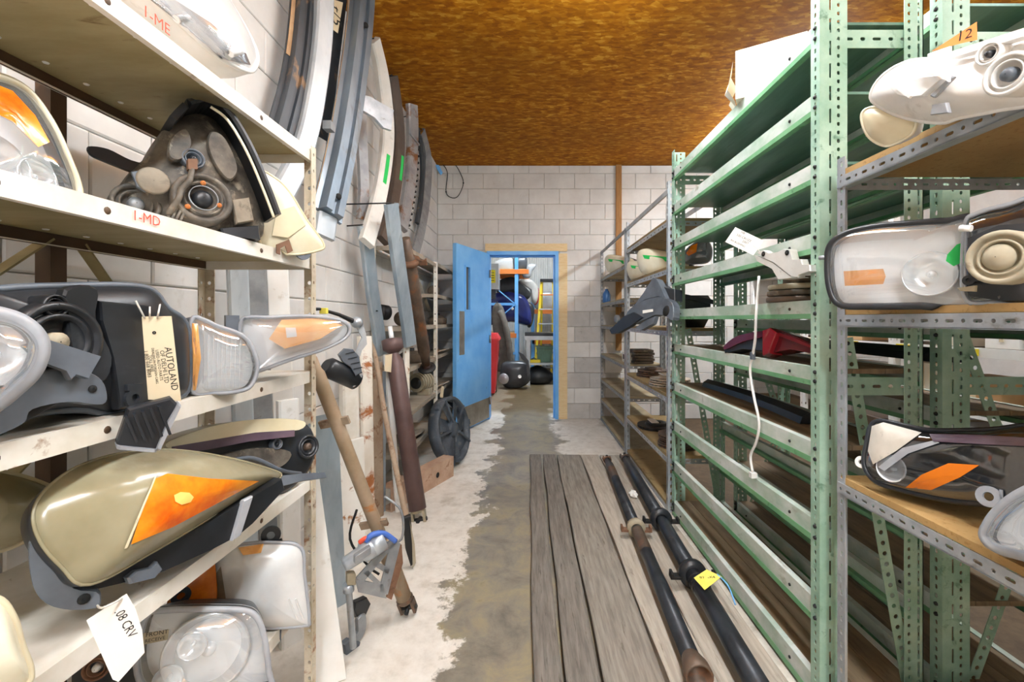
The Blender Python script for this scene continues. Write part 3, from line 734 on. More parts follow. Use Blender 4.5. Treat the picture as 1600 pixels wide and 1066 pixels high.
MB().lathe([(.028, 0), (.03, .006), (.026, .009), (.001, .009)], pl.at(239, 284, .05), pl.n, 20).build('cap', 'dust_cap', t)
wire(t, [pl.at(301, 262, .07), pl.at(296, 282, .085), pl.at(284, 295, .08), pl.at(278, 312, .082), pl.at(262, 335, .06)], .006, 'dusty_plastic', 'cable')
MB().obox(pl.at(300, 258, .07), pl.u * .009, pl.v * .012, pl.n * .008).build('plug', 'rust', t)
arc = [(262, 196), (288, 172), (325, 169), (352, 190), (382, 240), (408, 300), (424, 342)]
P = [pl.at(x, y, .03) for x, y in arc]
MB().sweep([(-.045, -.006), (.045, -.006), (.05, .0), (.045, .008), (-.045, .008)], catmull(P, 5), pl.u + pl.v * .8).build('upper_trim', 'black_plastic', t)
P = [pl.at(x + 4, y - 2, .075) for x, y in arc[2:]]
MB().tube(catmull(P, 5), .0035, 6).build('seal', 'lens_cream', t)
slab(pl, [(138, 228), (168, 232), (205, 250), (245, 262), (240, 280), (205, 268), (160, 250), (140, 240)], .0, .012, True).build('bracket', 'black_plastic', t)
slab(pl, [(205, 268), (232, 264), (228, 300), (214, 292)], .055, .01).build('bracket', 'grey_plastic', t)
pl2 = Pln(392, 1.20, 506, 1.36, 4, cy=330)
MB().obox(pl2.at(392, 362, -.02), pl2.u * .03, pl2.v * .012, pl2.n * .02).build('connector', 'black_plastic', t)
D2 = Dome(pl2, [(402, 270), (428, 277), (452, 300), (480, 345), (506, 382), (495, 392), (455, 398), (412, 390), (398, 330)], .02, sharp=False)
D2.lens().build('lens', 'lens_cream', t); D2.body(.09, ((1, 0), (1.02, -.1), (1, -.8), (.9, -1))).build('lens_housing', 'lens_ivory', t); D2.rim(.004).build('bezel', 'lens_ivory', t)
slab(pl2, [(432, 330), (460, 322), (478, 352), (450, 372), (425, 368)], .022, .004).build('lens_rib', 'lens_ivory', t)
tab(t, pl2, 474, 394, 12, .0, 'grey_plastic', 452, 384)
slab(pl2, [(432, 382), (452, 374), (458, 392), (450, 396), (446, 384), (438, 388), (438, 398), (432, 396)], .03, .004).build('clip', 'rust', t)
# ================================================= left shelving, third shelf
pl = Pln(-40, .60, 300, .95, 3, cy=560)
t = thing('headlight', 'large black headlight turned backwards with printed paper tag on third shelf', 'headlight', (pl.o.x, pl.o.y, CZ[2])); LH = t
D = Dome(pl, [(-60, 470), (0, 452), (100, 447), (200, 446), (240, 455), (262, 482), (290, 505), (296, 560), (292, 612), (262, 624), (200, 640), (172, 648), (120, 640), (40, 650), (-60, 690)], .035, p=5)
D.lens().build('back_shell', 'black_plastic', t); D.body(.12, ((1, 0), (1.02, -.1), (1.0, -.8), (.9, -1))).build('housing', 'black_plastic', t)
D.rim(.006).build('flange', 'grey_plastic', t)
o = pl.at(82, 535, .034); q = 52 * o.y / F
MB().lathe([(q * 1.25, 0), (q * 1.2, .016), (q, .018), (q * .96, .008), (q * .86, .008), (q * .84, .016), (q * .72, .016), (q * .68, .002), (q * .3, -.004), (.001, -.004)], o, pl.n, 32).build('bulb_cover', 'black_plastic', t)
MB().lathe([(q * .3, 0), (q * .28, .012), (.001, .014)], o, pl.n, 16).build('bulb_base', 'dust_ring', t)
ringcap(t, pl, 86, 478, 17, .045, 'black_plastic', 'adjuster', .03)
slab(pl, [(104, 452), (152, 450), (150, 500), (176, 560), (160, 600), (118, 560), (108, 500)], .046, .02, True).build('rib', 'black_plastic', t)
slab(pl, [(158, 470), (238, 478), (244, 628), (190, 640), (178, 560), (160, 500)], .044, .02).build('side_panel', 'black_plastic', t)
slab(pl, [(0, 608), (60, 580), (125, 578), (158, 590), (170, 612), (164, 632), (110, 628), (50, 640), (36, 662), (0, 680), (-40, 690), (-40, 625)], .062, .02, True).build('lower_arm', 'grey_plastic', t)
MB().lathe([(.006, 0), (.006, .002), (.001, .002)], pl.at(144, 608, .062), pl.n, 12).build('bolt_hole', 'dark_hole', t)
slab(pl, [(40, 540), (70, 528), (160, 557), (140, 592), (120, 586), (112, 594), (104, 580), (66, 566)], .078, .01).build('bracket', 'grey_plastic', t)
tab(t, pl, 212, 622, 15, .05, 'black_plastic', 212, 600)
# ribbed vent bracket hanging below
pv = Pln(184, .735, 282, .80, -8, cy=660)
b = slab(pv, [(200, 640), (268, 622), (278, 632), (262, 662), (246, 706), (184, 700), (182, 692)], .0, .02).build('vent_bracket', 'black_plastic', t)
for k in range(5):
    a = (196 + k * 13, 650 - k * 4); c2 = (205 + k * 13, 690 - k * 3)
    P0, P1 = pv.at(a[0], a[1], .001), pv.at(c2[0] + 8, c2[1], .001)
    MB().bar(P0, P1, .004, .012, pv.n).build('rib', 'black_plastic', b)
slab(pv, [(182, 697), (246, 703), (245, 708), (183, 703)], .006, .024).build('lip', 'grey_rim', b)
slab(pv, [(262, 660), (280, 630), (284, 634), (250, 706), (244, 704)], .006, .02).build('lip', 'grey_rim', b)
# front lens of that lamp, and the amber cornered one behind
pl3 = Pln(295, .95, 408, 1.06, 2, cy=560)
D = Dome(pl3, [(300, 500), (318, 500), (340, 510), (378, 524), (395, 545), (402, 575), (392, 603), (370, 612), (335, 615), (302, 614), (296, 560)], .028, p=3)
D.body(.10, ((1, 0), (1.02, -.1), (1, -.9), (.9, -1))).build('front_housing', 'grey_plastic', t); D.plate(.96, -.02).build('front_reflector', 'chrome', t)
D.lens().build('front_lens', 'lens_clear', t); D.rim(.005).build('front_bezel', 'grey_rim', t)
D.patch([(300, 505), (309, 506), (314, 560), (306, 610), (300, 610)], .001).build('side_marker', 'amber_pale', t)
for k in range(9): MB().bar(pl3.at(320 + k * 7, 522 + k, -.014), pl3.at(318 + k * 7, 606, -.014), .002, .004, pl3.n).build('lens_flute', 'chrome', t)
pt = Pln(208, .79, 284, .82, 0, cy=560)
tc = tagcard(t, pt, [(209, 495), (268, 494), (283, 627), (222, 624)], 'card', .0, (('AUTOLAND', 257, 543, 267, 602, .0148), ('OF DELHI LTD', 249.5, 548, 257, 596, .0095), ('USED AUTO PARTS', 242.5, 547, 250, 594, .0066), ('DEALERS IN FOREIGN CARS', 236.5, 544, 244, 600, .0053), ('TOLL FREE', 232, 555, 237, 590, .0066), ('1 800 668 8083', 225, 548, 232, 596, .0078)))
tag(tc, 'buff printed paper tag tied on with string')
MB().lathe([(.003, 0), (.001, .0005)], pt.at(241, 520, .001), pt.n, 10).build('eyelet', 'dark_hole', tc)
for a in ((212, 470, 226, 497), (234, 480, 234, 497), (250, 476, 246, 497)): wire(tc, [pl.at(a[0], a[1], .05), pt.at((a[0] + a[2]) / 2, (a[1] + a[3]) / 2, .012), pt.at(a[2], a[3], .002)], .0015, 'string', 'string')
pl = Pln(378, 1.13, 550, 1.30, 0, cy=535)
t, D = lamp('pointed headlight with pale amber insert jutting past the third shelf post', pl, [(378, 500), (420, 496), (480, 494), (525, 499), (546, 510), (540, 528), (505, 546), (455, 562), (405, 580), (385, 586), (378, 545)], .03, 'lens_clear', 'black_plastic', .11, .005, 'grey_rim', inner='chrome_dull', inoff=.012, p=3)
D.patch([(440, 500), (500, 497), (535, 508), (500, 530), (445, 545), (420, 530)], -.006).build('turn_signal', 'amber_pale', t)
D.patch([(446, 512), (462, 512), (464, 526), (448, 528)], -.003).build('bulb', 'lens_white', t)
MB().obox(pl.at(362, 505, -.03), pl.u * .014, pl.v * .02, pl.n * .03).build('connector', 'grey_plastic', t)
# lens at the far left of the third shelf
pl = Pln(-80, .53, 62, .60, 6, cy=560)
lamp('clear headlight with rounded grey rim at the left end of the third shelf', pl, [(-80, 480), (-20, 488), (25, 500), (52, 520), (62, 545), (50, 580), (20, 610), (-20, 640), (-80, 668)], .04, 'lens_clear', 'grey_plastic', .07, .011, 'grey_rim', inner='chrome_dull', inoff=.03, bowls=((-5, 555, 48, -.008),))
# ================================================= left shelving, fourth shelf
pl = Pln(45, .66, 445, 1.12, 24, cy=800)
t, D = lamp('large yellowed headlight with bright amber corner on fourth shelf', pl, [(52, 802), (72, 765), (120, 730), (190, 708), (270, 703), (350, 714), (412, 730), (440, 744), (395, 770), (340, 803), (240, 862), (140, 914), (95, 885), (62, 845)], .07, 'lens_yellowed', 'black_plastic', .12, .0025, 'lens_yellowed', p=2.4)
D.patch([(205, 851), (220, 805), (243, 748), (262, 740), (330, 748), (405, 752), (345, 784), (270, 824)], .0025).build('turn_signal', 'amber', t)
D.patch([(272, 774), (282, 769), (296, 770), (303, 777), (298, 785), (284, 789), (274, 784)], .004).build('bulb', 'amber_bright', t)
D.patch([(194, 858), (243, 742), (246, 741), (200, 855), (198, 857)], .003).build('lens_ridge', 'lens_ivory', t)
pb = Pln(130, .72, 450, 1.12, 0, cy=840)
slab(pb, [(136, 914), (240, 864), (345, 805), (442, 748), (446, 764), (396, 818), (372, 838), (330, 860), (250, 896), (200, 910), (150, 922)], .01, .05).build('lower_housing', 'black_plastic', t)
slab(pb, [(200, 904), (214, 893), (238, 888), (248, 878), (256, 890), (244, 904), (205, 914)], .022, .02).build('clip', 'grey_plastic', t)
slab(pb, [(382, 782), (396, 775), (376, 838), (364, 846)], .02, .012).build('strut', 'grey_rim', t)
pf = Pln(40, .68, 160, .74, 0, cy=880)
slab(pf, [(44, 850), (62, 838), (92, 885), (115, 920), (152, 926), (158, 940), (150, 952), (110, 955), (72, 945), (50, 915)], .03, .02, True, 3).build('foot_bracket', 'grey_plastic', t)
MB().lathe([(.008, 0), (.008, .002), (.001, .002)], pf.at(131, 936, .031), pf.n, 12).build('bolt_hole', 'dark_hole', t)
slab(pl, [(425, 745), (470, 740), (508, 738), (511, 746), (470, 752), (440, 760)], .0, .01).build('arm', 'grey_plastic', t)
pt = Pln(130, .64, 240, .70, -6, cy=1000)
tc = tagcard(t, pt, [(135, 970), (198, 928), (212, 952), (222, 985), (226, 1020), (185, 1066), (176, 1062)], 'card_white', .02, (('.08 CRV', 178, 957, 216, 1024, .0155),))
wire(tc, [pf.at(152, 946, .03), pt.at(160, 950, .03), pt.at(190, 936, .021)], .0015, 'string', 'string')
tag(tc, 'white paper tag handwritten 08 CRV')
pl = Pln(282, 1.08, 494, 1.40, 10, cy=730)
t = thing('headlight', 'dusty plum and black headlight lying behind the yellowed one on fourth shelf', 'headlight', (pl.o.x, pl.o.y, CZ[3]))
D = Dome(pl, [(270, 690), (320, 674), (380, 662), (440, 655), (476, 662), (490, 680), (492, 710), (478, 740), (440, 772), (380, 770), (300, 745), (268, 715)], .03, p=3.5)
D.body(.12).build('housing', 'dusty_plastic', t); D.lens().build('back_shell', 'black_plastic', t)
slab(pl, [(262, 690), (340, 664), (420, 654), (476, 658), (468, 672), (400, 676), (330, 690), (270, 702)], .06, .09, True).build('top_cover', 'lens_ivory', t)
slab(pl, [(270, 698), (330, 688), (400, 676), (462, 672), (462, 682), (390, 690), (330, 702), (270, 712)], .065, .03).build('trim_strip', 'plum_plastic', t)
ringcap(t, pl, 482, 698, 17, .03, 'black_plastic', 'bulb_cover', .04, 'rust_tube')
ringcap(t, pl, 433, 694, 8, .045, 'grey_plastic', 'adjuster', .02)
slab(pl, [(340, 715), (400, 700), (455, 706), (440, 730), (380, 742), (345, 738)], .045, .02, True).build('bulb_box', 'dusty_plastic', t)
wire(t, [pl.at(300, 712, .05), pl.at(350, 720, .06), pl.at(395, 716, .06), pl.at(440, 735, .05), pl.at(470, 740, .03)], .005, 'grey_plastic', 'cable')
pl = Pln(-90, .74, 98, .86, 18, cy=800)
lamp('dull yellowed lens lying at the left back of the fourth shelf', pl, [(-90, 740), (-20, 735), (50, 750), (95, 775), (80, 815), (30, 850), (-40, 870), (-90, 870)], .05, 'lens_yellowed', 'black_plastic', .05, .005, 'lens_ivory')
pl = Pln(-90, .52, 48, .58, 10, cy=1010)
lamp('cream lens at the very left front of the fourth shelf', pl, [(-90, 930), (-10, 935), (18, 965), (32, 1010), (46, 1052), (30, 1072), (-90, 1090)], .03, 'lens_cream', 'lens_ivory', .06, .005, 'lens_ivory')
# ================================================= left shelving, bottom shelf
pl = Pln(266, 1.17, 486, 1.27, 4, cy=910)
t, D = lamp('square clear corner lamp with orange side on the lower shelf', pl, [(338, 872), (372, 852), (430, 848), (470, 856), (476, 900), (483, 968), (474, 978), (400, 982), (345, 978), (325, 950), (326, 905)], .03, 'lens_white', 'grey_plastic', .10, .005, 'grey_rim', inner='chrome', inoff=.02, p=4)
pl2 = Pln(250, 1.10, 340, 1.18, 4, cy=910)
D2 = Dome(pl2, [(262, 940), (290, 905), (330, 872), (338, 900), (338, 940), (320, 968), (270, 965)], .012)
D2.lens().build('side_lens', 'amber_dark', t); D2.body(.05).build('side_housing', 'grey_plastic', t)
D.patch([(372, 856), (412, 850), (408, 864), (380, 868)], .002).build('top_marker', 'amber_pale', t)
for k in range(5): MB().bar(pl.at(438 + k * 9, 968, .018), pl.at(418 + k * 11, 936, .026), .004, .004, pl.n).build('lens_rib', 'lens_white', t)
D.patch([(332, 905), (345, 885), (352, 930), (356, 968), (338, 960)], .0015).build('dust_patch', 'dust_cap', t)
tab(t, pl, 423, 837, 14, -.01, 'black_plastic', 430, 856); tab(t, pl2, 283, 932, 13, .02, 'black_plastic', 275, 950)
tab(t, pl, 428, 1002, 10, -.01, 'grey_plastic', 415, 985)
pl = Pln(120, .95, 428, 1.07, 6, cy=1020)
t, D = lamp('clear projector headlight with handwritten masking tape on the lower shelf', pl, [(228, 965), (262, 954), (330, 952), (380, 954), (402, 966), (414, 1000), (420, 1050), (420, 1080), (330, 1082), (240, 1082), (214, 1040)], .035, 'lens_clear', 'black_plastic', .12, .007, 'grey_rim', inner='chrome_dull', inoff=.03, p=4, bowls=((322, 1022, 58, -.012), (300, 1010, 20, .0), (262, 1062, 20, -.01)))
tc = tagcard(t, pl, [(224, 990), (264, 984), (262, 1000), (224, 1008)], 'dust_ring', .036, (('FRONT', 227, 996, 262, 990, .0125), ('RECEIVE', 226, 1005, 262, 998, .010)), 'masking_tape')
slab(pl, [(110, 1030), (180, 985), (226, 975), (218, 1080), (110, 1085)], -.03, .06).build('side_housing', 'black_plastic', t)
ringcap(t, pl, 150, 1045, 17, -.02, 'rust', 'socket_ring', .03, 'chrome_dull')
# ================================================= right shelving, top shelf: white lamp backs
pl = Pln(1362, 1.10, 1640, .80, -6, cy=140)
t = thing('headlight', 'white plastic lamp housing seen from behind with orange 12 tag on top right shelf', 'headlight', (pl.o.x, pl.o.y, NZ[0] + .02))
D = Dome(pl, [(1361, 152), (1378, 120), (1420, 96), (1480, 92), (1560, 80), (1640, 60), (1640, 150), (1560, 172), (1500, 184), (1470, 192), (1420, 185), (1385, 172)], .06, p=2.6)
D.lens().build('back_shell', 'pale_plastic', t); D.body(.10).build('housing', 'pale_plastic', t); D.rim(.005).build('flange', 'pale_plastic', t)
slab(pl, [(1448, 84), (1482, 72), (1480, 128), (1465, 118), (1446, 116)], .085, .012).build('bracket', 'chrome_dull', t)
slab(pl, [(1388, 136), (1440, 120), (1462, 118), (1470, 124), (1440, 150), (1415, 152), (1400, 148)], .075, .02).build('bracket', 'chrome_dull', t)
slab(pl, [(1402, 134), (1424, 150), (1420, 154), (1398, 138)], .082, .008).build('clip', 'white_enamel', t)
slab(pl, [(1452, 150), (1486, 118), (1490, 120), (1458, 153)], .074, .01).build('rib', 'grey_rim', t)
slab(pl, [(1455, 164), (1478, 160), (1482, 176), (1452, 180)], .065, .012).build('clip', 'grey_rim', t)
ringcap(t, pl, 1574, 116, 30, .075, 'pale_plastic', 'bulb_cover', .05, 'grey_plastic')
ringcap(t, pl, 1545, 84, 16, .05, 'pale_plastic', 'adjuster_cover', .03)
slab(pl, [(1480, 82), (1640, 30), (1640, 45), (1482, 92)], .05, .03).build('top_flange', 'chrome_dull', t)
pt = Pln(1455, .99, 1528, .92, 0, cy=60)
paint('tag_orange', '#ee7d3a', '#f4924e', 4, .7, bump=.02)
tc = tagcard(t, pt, [(1456, 80), (1526, 34), (1527, 62), (1500, 68), (1478, 74)], 'tag_orange', -.03, (('12', 1493, 66, 1520, 57, .028),)); tag(tc, 'orange tag numbered 12')
pl = Pln(1344, 1.14, 1420, 1.04, -4, cy=200)
lamp('yellowish fog lamp lens under the white lamp housing on top right shelf', pl, [(1347, 178), (1362, 168), (1400, 172), (1430, 178), (1428, 205), (1408, 220), (1385, 228), (1362, 218), (1350, 200)], .02, 'lens_ivory', 'pale_plastic', .07, .004, 'lens_cream', name='fog_lamp', cat='lamp')
# ================================================= right shelving, middle shelf
pl = Pln(1292, 1.24, 1525, .99, 3, cy=420)
t, D = lamp('clear headlight with amber strip and green paint mark on middle right shelf', pl, [(1293, 405), (1300, 380), (1325, 364), (1370, 354), (1420, 350), (1480, 346), (1525, 350), (1526, 478), (1440, 478), (1360, 479), (1312, 476), (1296, 450)], .03, 'lens_clear', 'black_plastic', .12, .009, 'black_plastic', inner='chrome_dull', inoff=.03, p=4, bowls=((1452, 428, 34, -.006),))
D.patch([(1318, 424), (1380, 420), (1384, 432), (1380, 444), (1320, 447)], -.004).build('turn_signal', 'amber_mid', t)
D.patch([(1480, 398), (1495, 382), (1508, 378), (1508, 408), (1490, 416), (1478, 408)], .001).build('paint_mark', 'green_paint', t)
MB().tube([pl.at(1296, 402, 0), pl.at(1280, 403, 0)], .006, 8).build('stud', 'grey_rim', t)
pl = Pln(1503, .97, 1650, .84, 0, cy=400)
t, D = lamp('black headlight back with big dusty ring on middle right shelf', pl, [(1510, 350), (1525, 335), (1570, 322), (1650, 315), (1650, 478), (1560, 474), (1512, 470), (1505, 420)], .04, 'lens_smoke', 'black_plastic', .12, .006, 'grey_rim', inner='black_plastic', inoff=.008, p=4)
D.patch([(1512, 372), (1560, 352), (1650, 345), (1650, 470), (1560, 470), (1514, 462)], .003).build('back_panel', 'black_plastic', t)
ringcap(t, pl, 1562, 402, 40, .085, 'dust_ring', 'bulb_cover', .05, 'dark_hole')
MB().lathe([(.026, -.01), (.025, .006), (.017, .014), (.001, .016)], pl.at(1562, 402, .078), pl.n, 20).build('cap', 'dust_ring', t)
MB().tube([pl.at(1518, 357, .05), pl.at(1500, 357, .05)], .007, 8).build('stud', 'pale_plastic', t)
tab(t, pl, 1513, 438, 8, .055, 'black_plastic', 1530, 430)
slab(pl, [(1494, 450), (1525, 446), (1524, 456), (1500, 455)], .06, .008).build('clip', 'dust_ring', t)
# ================================================= right shelving, lower shelf
pl = Pln(1333, 1.30, 1660, .93, 16, cy=720)
t, D = lamp('smoked black headlight with slanted orange reflector on lower right shelf', pl, [(1355, 690), (1362, 665), (1380, 658), (1450, 672), (1540, 672), (1660, 672), (1660, 800), (1560, 790), (1480, 782), (1400, 764), (1365, 750), (1350, 725)], .04, 'lens_smoke', 'black_plastic', .13, .007, 'black_plastic', inner='black_plastic', inoff=.012, p=4)
D.patch([(1415, 762), (1440, 742), (1482, 724), (1530, 727), (1500, 746), (1455, 766)], .002).build('turn_signal', 'amber_deep', t)
D.patch([(1362, 666), (1380, 660), (1440, 676), (1400, 705), (1364, 726), (1356, 705)], .003).build('side_flap', 'pale_dirty', t)
D.patch([(1372, 730), (1410, 700), (1460, 688), (1468, 692), (1420, 708), (1382, 736)], .004).build('grey_trim', 'grey_rim', t)
D.patch([(1452, 678), (1540, 680), (1655, 688), (1655, 700), (1530, 694), (1458, 690)], .006).build('plum_trim', 'plum_plastic', t)
bowl(t, pl, 1392, 732, 20, .028, 'chrome_dull')
tab(t, pl, 1544, 776, 16, .045, 'grey_rim', 1565, 780); tab(t, pl, 1345, 722, 9, .0, 'pale_plastic', 1362, 720)
pl = Pln(1538, .92, 1680, .78, 10, cy=830)
lamp('blue grey rimmed headlight at the right front of the lower right shelf', pl, [(1541, 830), (1560, 800), (1600, 770), (1680, 750), (1680, 900), (1610, 872), (1560, 858), (1543, 845)], .03, 'lens_clear', 'grey_plastic', .06, .011, 'grey_rim', inner='chrome_dull', inoff=.02)
# ------------------------------------------------------------------ floor: planks and propeller shafts
for i, (x0, x1, y1, mat, lab) in enumerate((
        (.019, .118, 4.10, 'plank_dark', 'narrow dark grey floor plank bordering the stained concrete'),
        (.134, .253, 4.11, 'plank_dark', 'dark grey floor plank, second from the stained concrete'),
        (.264, .475, 4.09, 'plank_mid', 'wide grey brown floor plank in the middle of the walkway'),
        (.490, .657, 4.10, 'plank_pale', 'pale dirty floor plank under the rusty propeller shaft'),
        (.663, .905, 4.08, 'plank_pale', 'pale wide floor plank alongside the racks under the black propeller shaft'))):
    mb = MB(); n = 14; sk = [0, .004, .003, -.003, 0][i]
    R = []
    for k in range(n + 1):
        y = .2 + (y1 - .2) * k / n; w = .004 * math.sin(k * 1.7 + i * 2) + random.uniform(-.0015, .0015); z = .050 + .002 * math.sin(k + i * 3)
        a, b = x0 + w + sk * k / n, x1 + w * .6 + sk * k / n
        R.append([V(a, y, 0), V(b, y, 0), V(b, y, z - .004), V(b - .005, y, z), V(a + .005, y, z), V(a, y, z - .004)])
    mb.rings(R, True, True); tag(mb.build('floor_plank', mat), lab, 'plank', 'planks laid along the walkway')
PT = .053
paint('black_tube', '#2a2d32', '#40454b', 8, .38, .4, wear='#6b5a4a', wmin=.66, wmax=.78, wscale=10)
paint('maroon_tube', '#5a4644', '#6d5654', 5, .5, .2)
paint('tan_tube', '#8f7b60', '#a8927a', 6, .6, .1, wear='#b0733a', wmin=.58, wmax=.68, wscale=8)
def yoke(t, p, axis, r, mat, name='yoke'):
    """universal joint fork: two ears, a cross and a flange ring"""
    x, y, a = basis(axis, (1, 0, 0)); mb = MB()
    mb.lathe([(r * .9, 0), (r * 1.1, r * .4), (r * .8, r * .9), (.001, r * .9)], p, a, 14)
    for s in (-1, 1): mb.obox(p + a * r * 1.6 + x * s * r * .85, x * r * .18, a * r * .9, y * r * .5)
    ob = mb.build(name, mat, t)
    MB().tube([p + a * r * 1.9 - x * r * 1.15, p + a * r * 1.9 + x * r * 1.15], r * .3, 8).tube([p + a * r * 1.9 - y * r * .9, p + a * r * 1.9 + y * r * .9], r * .3, 8).build('joint_cross', 'dark_iron', ob)
    return ob
def bearing(t, p, axis, r, mat, ear='dark_iron'):
    x, y, a = basis(axis, (0, 0, 1))
    ob = MB().lathe([(r * .95, -.02), (r * 1.7, -.018), (r * 1.75, 0), (r * 1.7, .018), (r * .95, .02)], p, a, 20).build('centre_bearing', mat, t)
    for s in (-1, 1):
        c = p + y * s * r * 2.15 - x * r * .35
        MB().bbox(c, y * r * .7, a * .02, x * .007).bbox(c + y * s * r * .5 + x * .01, y * .006, a * .022, x * .014).build('mounting_ear', ear, ob)
    return ob
r1, r2 = .032, .037
pA, pB = V(.675, 3.74, PT + .055), V(.575, 1.56, PT + .055); ax = (pB - pA).normalized()
t = thing('propeller_shaft', 'thinner propeller shaft with rusty bands lying on the pale plank', 'propeller shaft', V((pA.x + pB.x) / 2, (pA.y + pB.y) / 2, PT))
mid = pA.lerp(pB, .555)
MB().tube([pA, pA.lerp(pB, .04), pA.lerp(pB, .05), mid], [r1 * .8, r1 * .8, r1, r1], 16).build('front_tube', 'black_tube', t)
MB().tube([mid, pB], r1, 16).build('rear_tube', 'black_tube', t)
MB().tube([pA.lerp(pB, .10), pA.lerp(pB, .20)], r1 * 1.015, 16, False).build('rusty_band', 'rust_tube', t)
MB().tube([pA.lerp(pB, .575), pA.lerp(pB, .68)], r1 * 1.02, 16, False).build('rusty_band', 'rust_tube', t)
bearing(t, mid, ax, r1 * .95, 'dust_ring', 'rust'); yoke(t, pA, -ax, r1, 'rust'); 
MB().lathe([(r1, 0), (r1 * 1.25, .03), (r1 * 1.45, .05), (r1 * 1.5, .09), (r1 * 1.3, .095), (r1 * 1.2, .05), (.001, .04)], pB, ax, 18).build('end_cup', 'rust_tube', t)
pA, pB = V(.83, 3.74, PT + .067), V(.735, 1.25, PT + .067); ax = (pB - pA).normalized()
t = thing('propeller_shaft', 'thick black propeller shaft with two rubber mounts and yellow tag beside the rack', 'propeller shaft', V((pA.x + pB.x) / 2, (pA.y + pB.y) / 2, PT))
b1, b2 = pA.lerp(pB, .452), pA.lerp(pB, .678)
MB().tube([pA, pA.lerp(pB, .03), pA.lerp(pB, .04), b1], [r2 * .8, r2 * .8, r2, r2], 16).build('front_tube', 'black_tube', t)
MB().tube([b1, b1.lerp(b2, .06), b1.lerp(b2, .1), b2], [r2 * .8, r2 * .8, r2, r2], 16).build('middle_tube', 'black_tube', t)
MB().tube([b2, pB], r2 * 1.05, 16).build('rear_tube', 'black_tube', t)
for b in (b1, b2): bearing(t, b, ax, r2, 'black_plastic', 'dark_iron')
for k in (.03, .06, .09): MB().lathe([(r2 * 1.02, -.008), (r2 * 1.12, 0), (r2 * 1.02, .008)], b2 + ax * (k + .03), ax, 18).build('boot_ring', 'dark_iron', t)
yoke(t, pA, -ax, r2, 'rust_tube')
Z = PT + .118
quad = [WZ(1084, 903, Z), WZ(1104, 890, Z + .012), WZ(1128, 901, Z + .012), WZ(1101, 922, Z)]
c = MB().prism(quad, V(0, 0, -.001)).build('paper_tag', 'card_yellow', t); tag(c, 'yellow handwritten card')
u = (quad[2] - quad[0]).normalized(); nn = (quad[1] - quad[0]).cross(quad[3] - quad[0]).normalized(); nn = nn if nn.z > 0 else -nn
MB().text('97 4X4', quad[0].lerp(quad[2], .2) + nn * .001 - nn.cross(u) * .01, u, nn.cross(u), .022).build('lettering', 'ink', c)
wire(c, [quad[1].lerp(quad[2], .7), quad[2] + V(.004, -.05, -.01), quad[2] + V(.012, -.1, -.06)], .003, 'blue_door', 'string')
# crumpled scrap of paper between the shafts
mb = MB(); rr = []
for k in range(7):
    a = -1.2 + k * .4
    rr.append([V(.745 + math.cos(q * .628) * (.028 + .01 * math.sin(q * 3 + k)) * math.cos(a * .9), 3.12 + math.sin(q * .628) * (.05 + .012 * math.cos(q * 2 + k)) * math.cos(a * .9), PT + .018 + .016 * math.sin(a) + .004 * math.sin(q * 5 + k)) for q in range(10)])
mb.rings(rr, True, True, False); tag(mb.build('paper_scrap', 'card_white'), 'crumpled white scrap of paper between the two propeller shafts', 'scrap')

# ------------------------------------------------------------------ bumper bars on the left wall
paint('bar_dark', '#2f3439', '#474d54', 4, .5, .1, wear='#8d6f52', wmin=.62, wmax=.72, wscale=9, stretch=(1, 1, .5))
paint('bar_light', '#aab4bc', '#c9d1d6', 5, .4, .25, wear='#9aa3a8', wmin=.62, wmax=.75, wscale=9, stretch=(1, 1, .4))
paint('bar_steel', '#697682', '#8f9daa', 3, .34, .45, wear='#6b6660', wmin=.6, wmax=.74, wscale=7, stretch=(1, 1, .3))
paint('bar_rustedge', '#b08d68', '#c9ab86', 8, .7, .1, wear='#8a5a30', wmin=.55, wmax=.7)
paint('bar_white', '#dcd9d2', '#efece6', 4, .5, wear='#b3aca0', wmin=.6, wmax=.75)
paint('bar_brown', '#4d4139', '#62544a', 5, .5, .2)
paint('bar_worn', '#8f9094', '#b3b3b4', 5, .4, .35, wear='#8a5f3c', wmin=.52, wmax=.64, wscale=8)
paint('white_rusty', '#e9e5dc', '#f4f1ea', 4, .55, wear='#a4703c', wmin=.6, wmax=.68, wscale=12)
paint('white_clean', '#e6e4de', '#f6f5f2', 3, .5, wear='#c9c2b4', wmin=.62, wmax=.76)
paint('brown_rusty', '#8d7660', '#a3917c', 7, .7, wear='#6f4a2c', wmin=.52, wmax=.66)
paint('rusty_post', '#e4ded0', '#efeae0', 6, .65, wear='#a8683a', wmin=.54, wmax=.62, wscale=6)
HAT = lambda w, d: [(-w, 0), (-w, d * .25), (-w * .72, d * .3), (-w * .6, d), (-w * .18, d), (-w * .1, d * .72), (w * .1, d * .72), (w * .18, d), (w * .6, d), (w * .72, d * .3), (w, d * .25), (w, 0)]
CHN = lambda w, d: [(-w, 0), (-w, d), (w, d), (w, 0), (w * .92, 0), (w * .92, d * .85), (-w * .92, d * .85), (-w * .92, 0)]
BOXP = lambda w, d: [(-w, 0), (-w, d * .8), (-w * .8, d), (w * .8, d), (w, d * .8), (w, 0)]
def barpath(pts): return catmull([WX(px, py, X) for px, py, X in pts], 6)
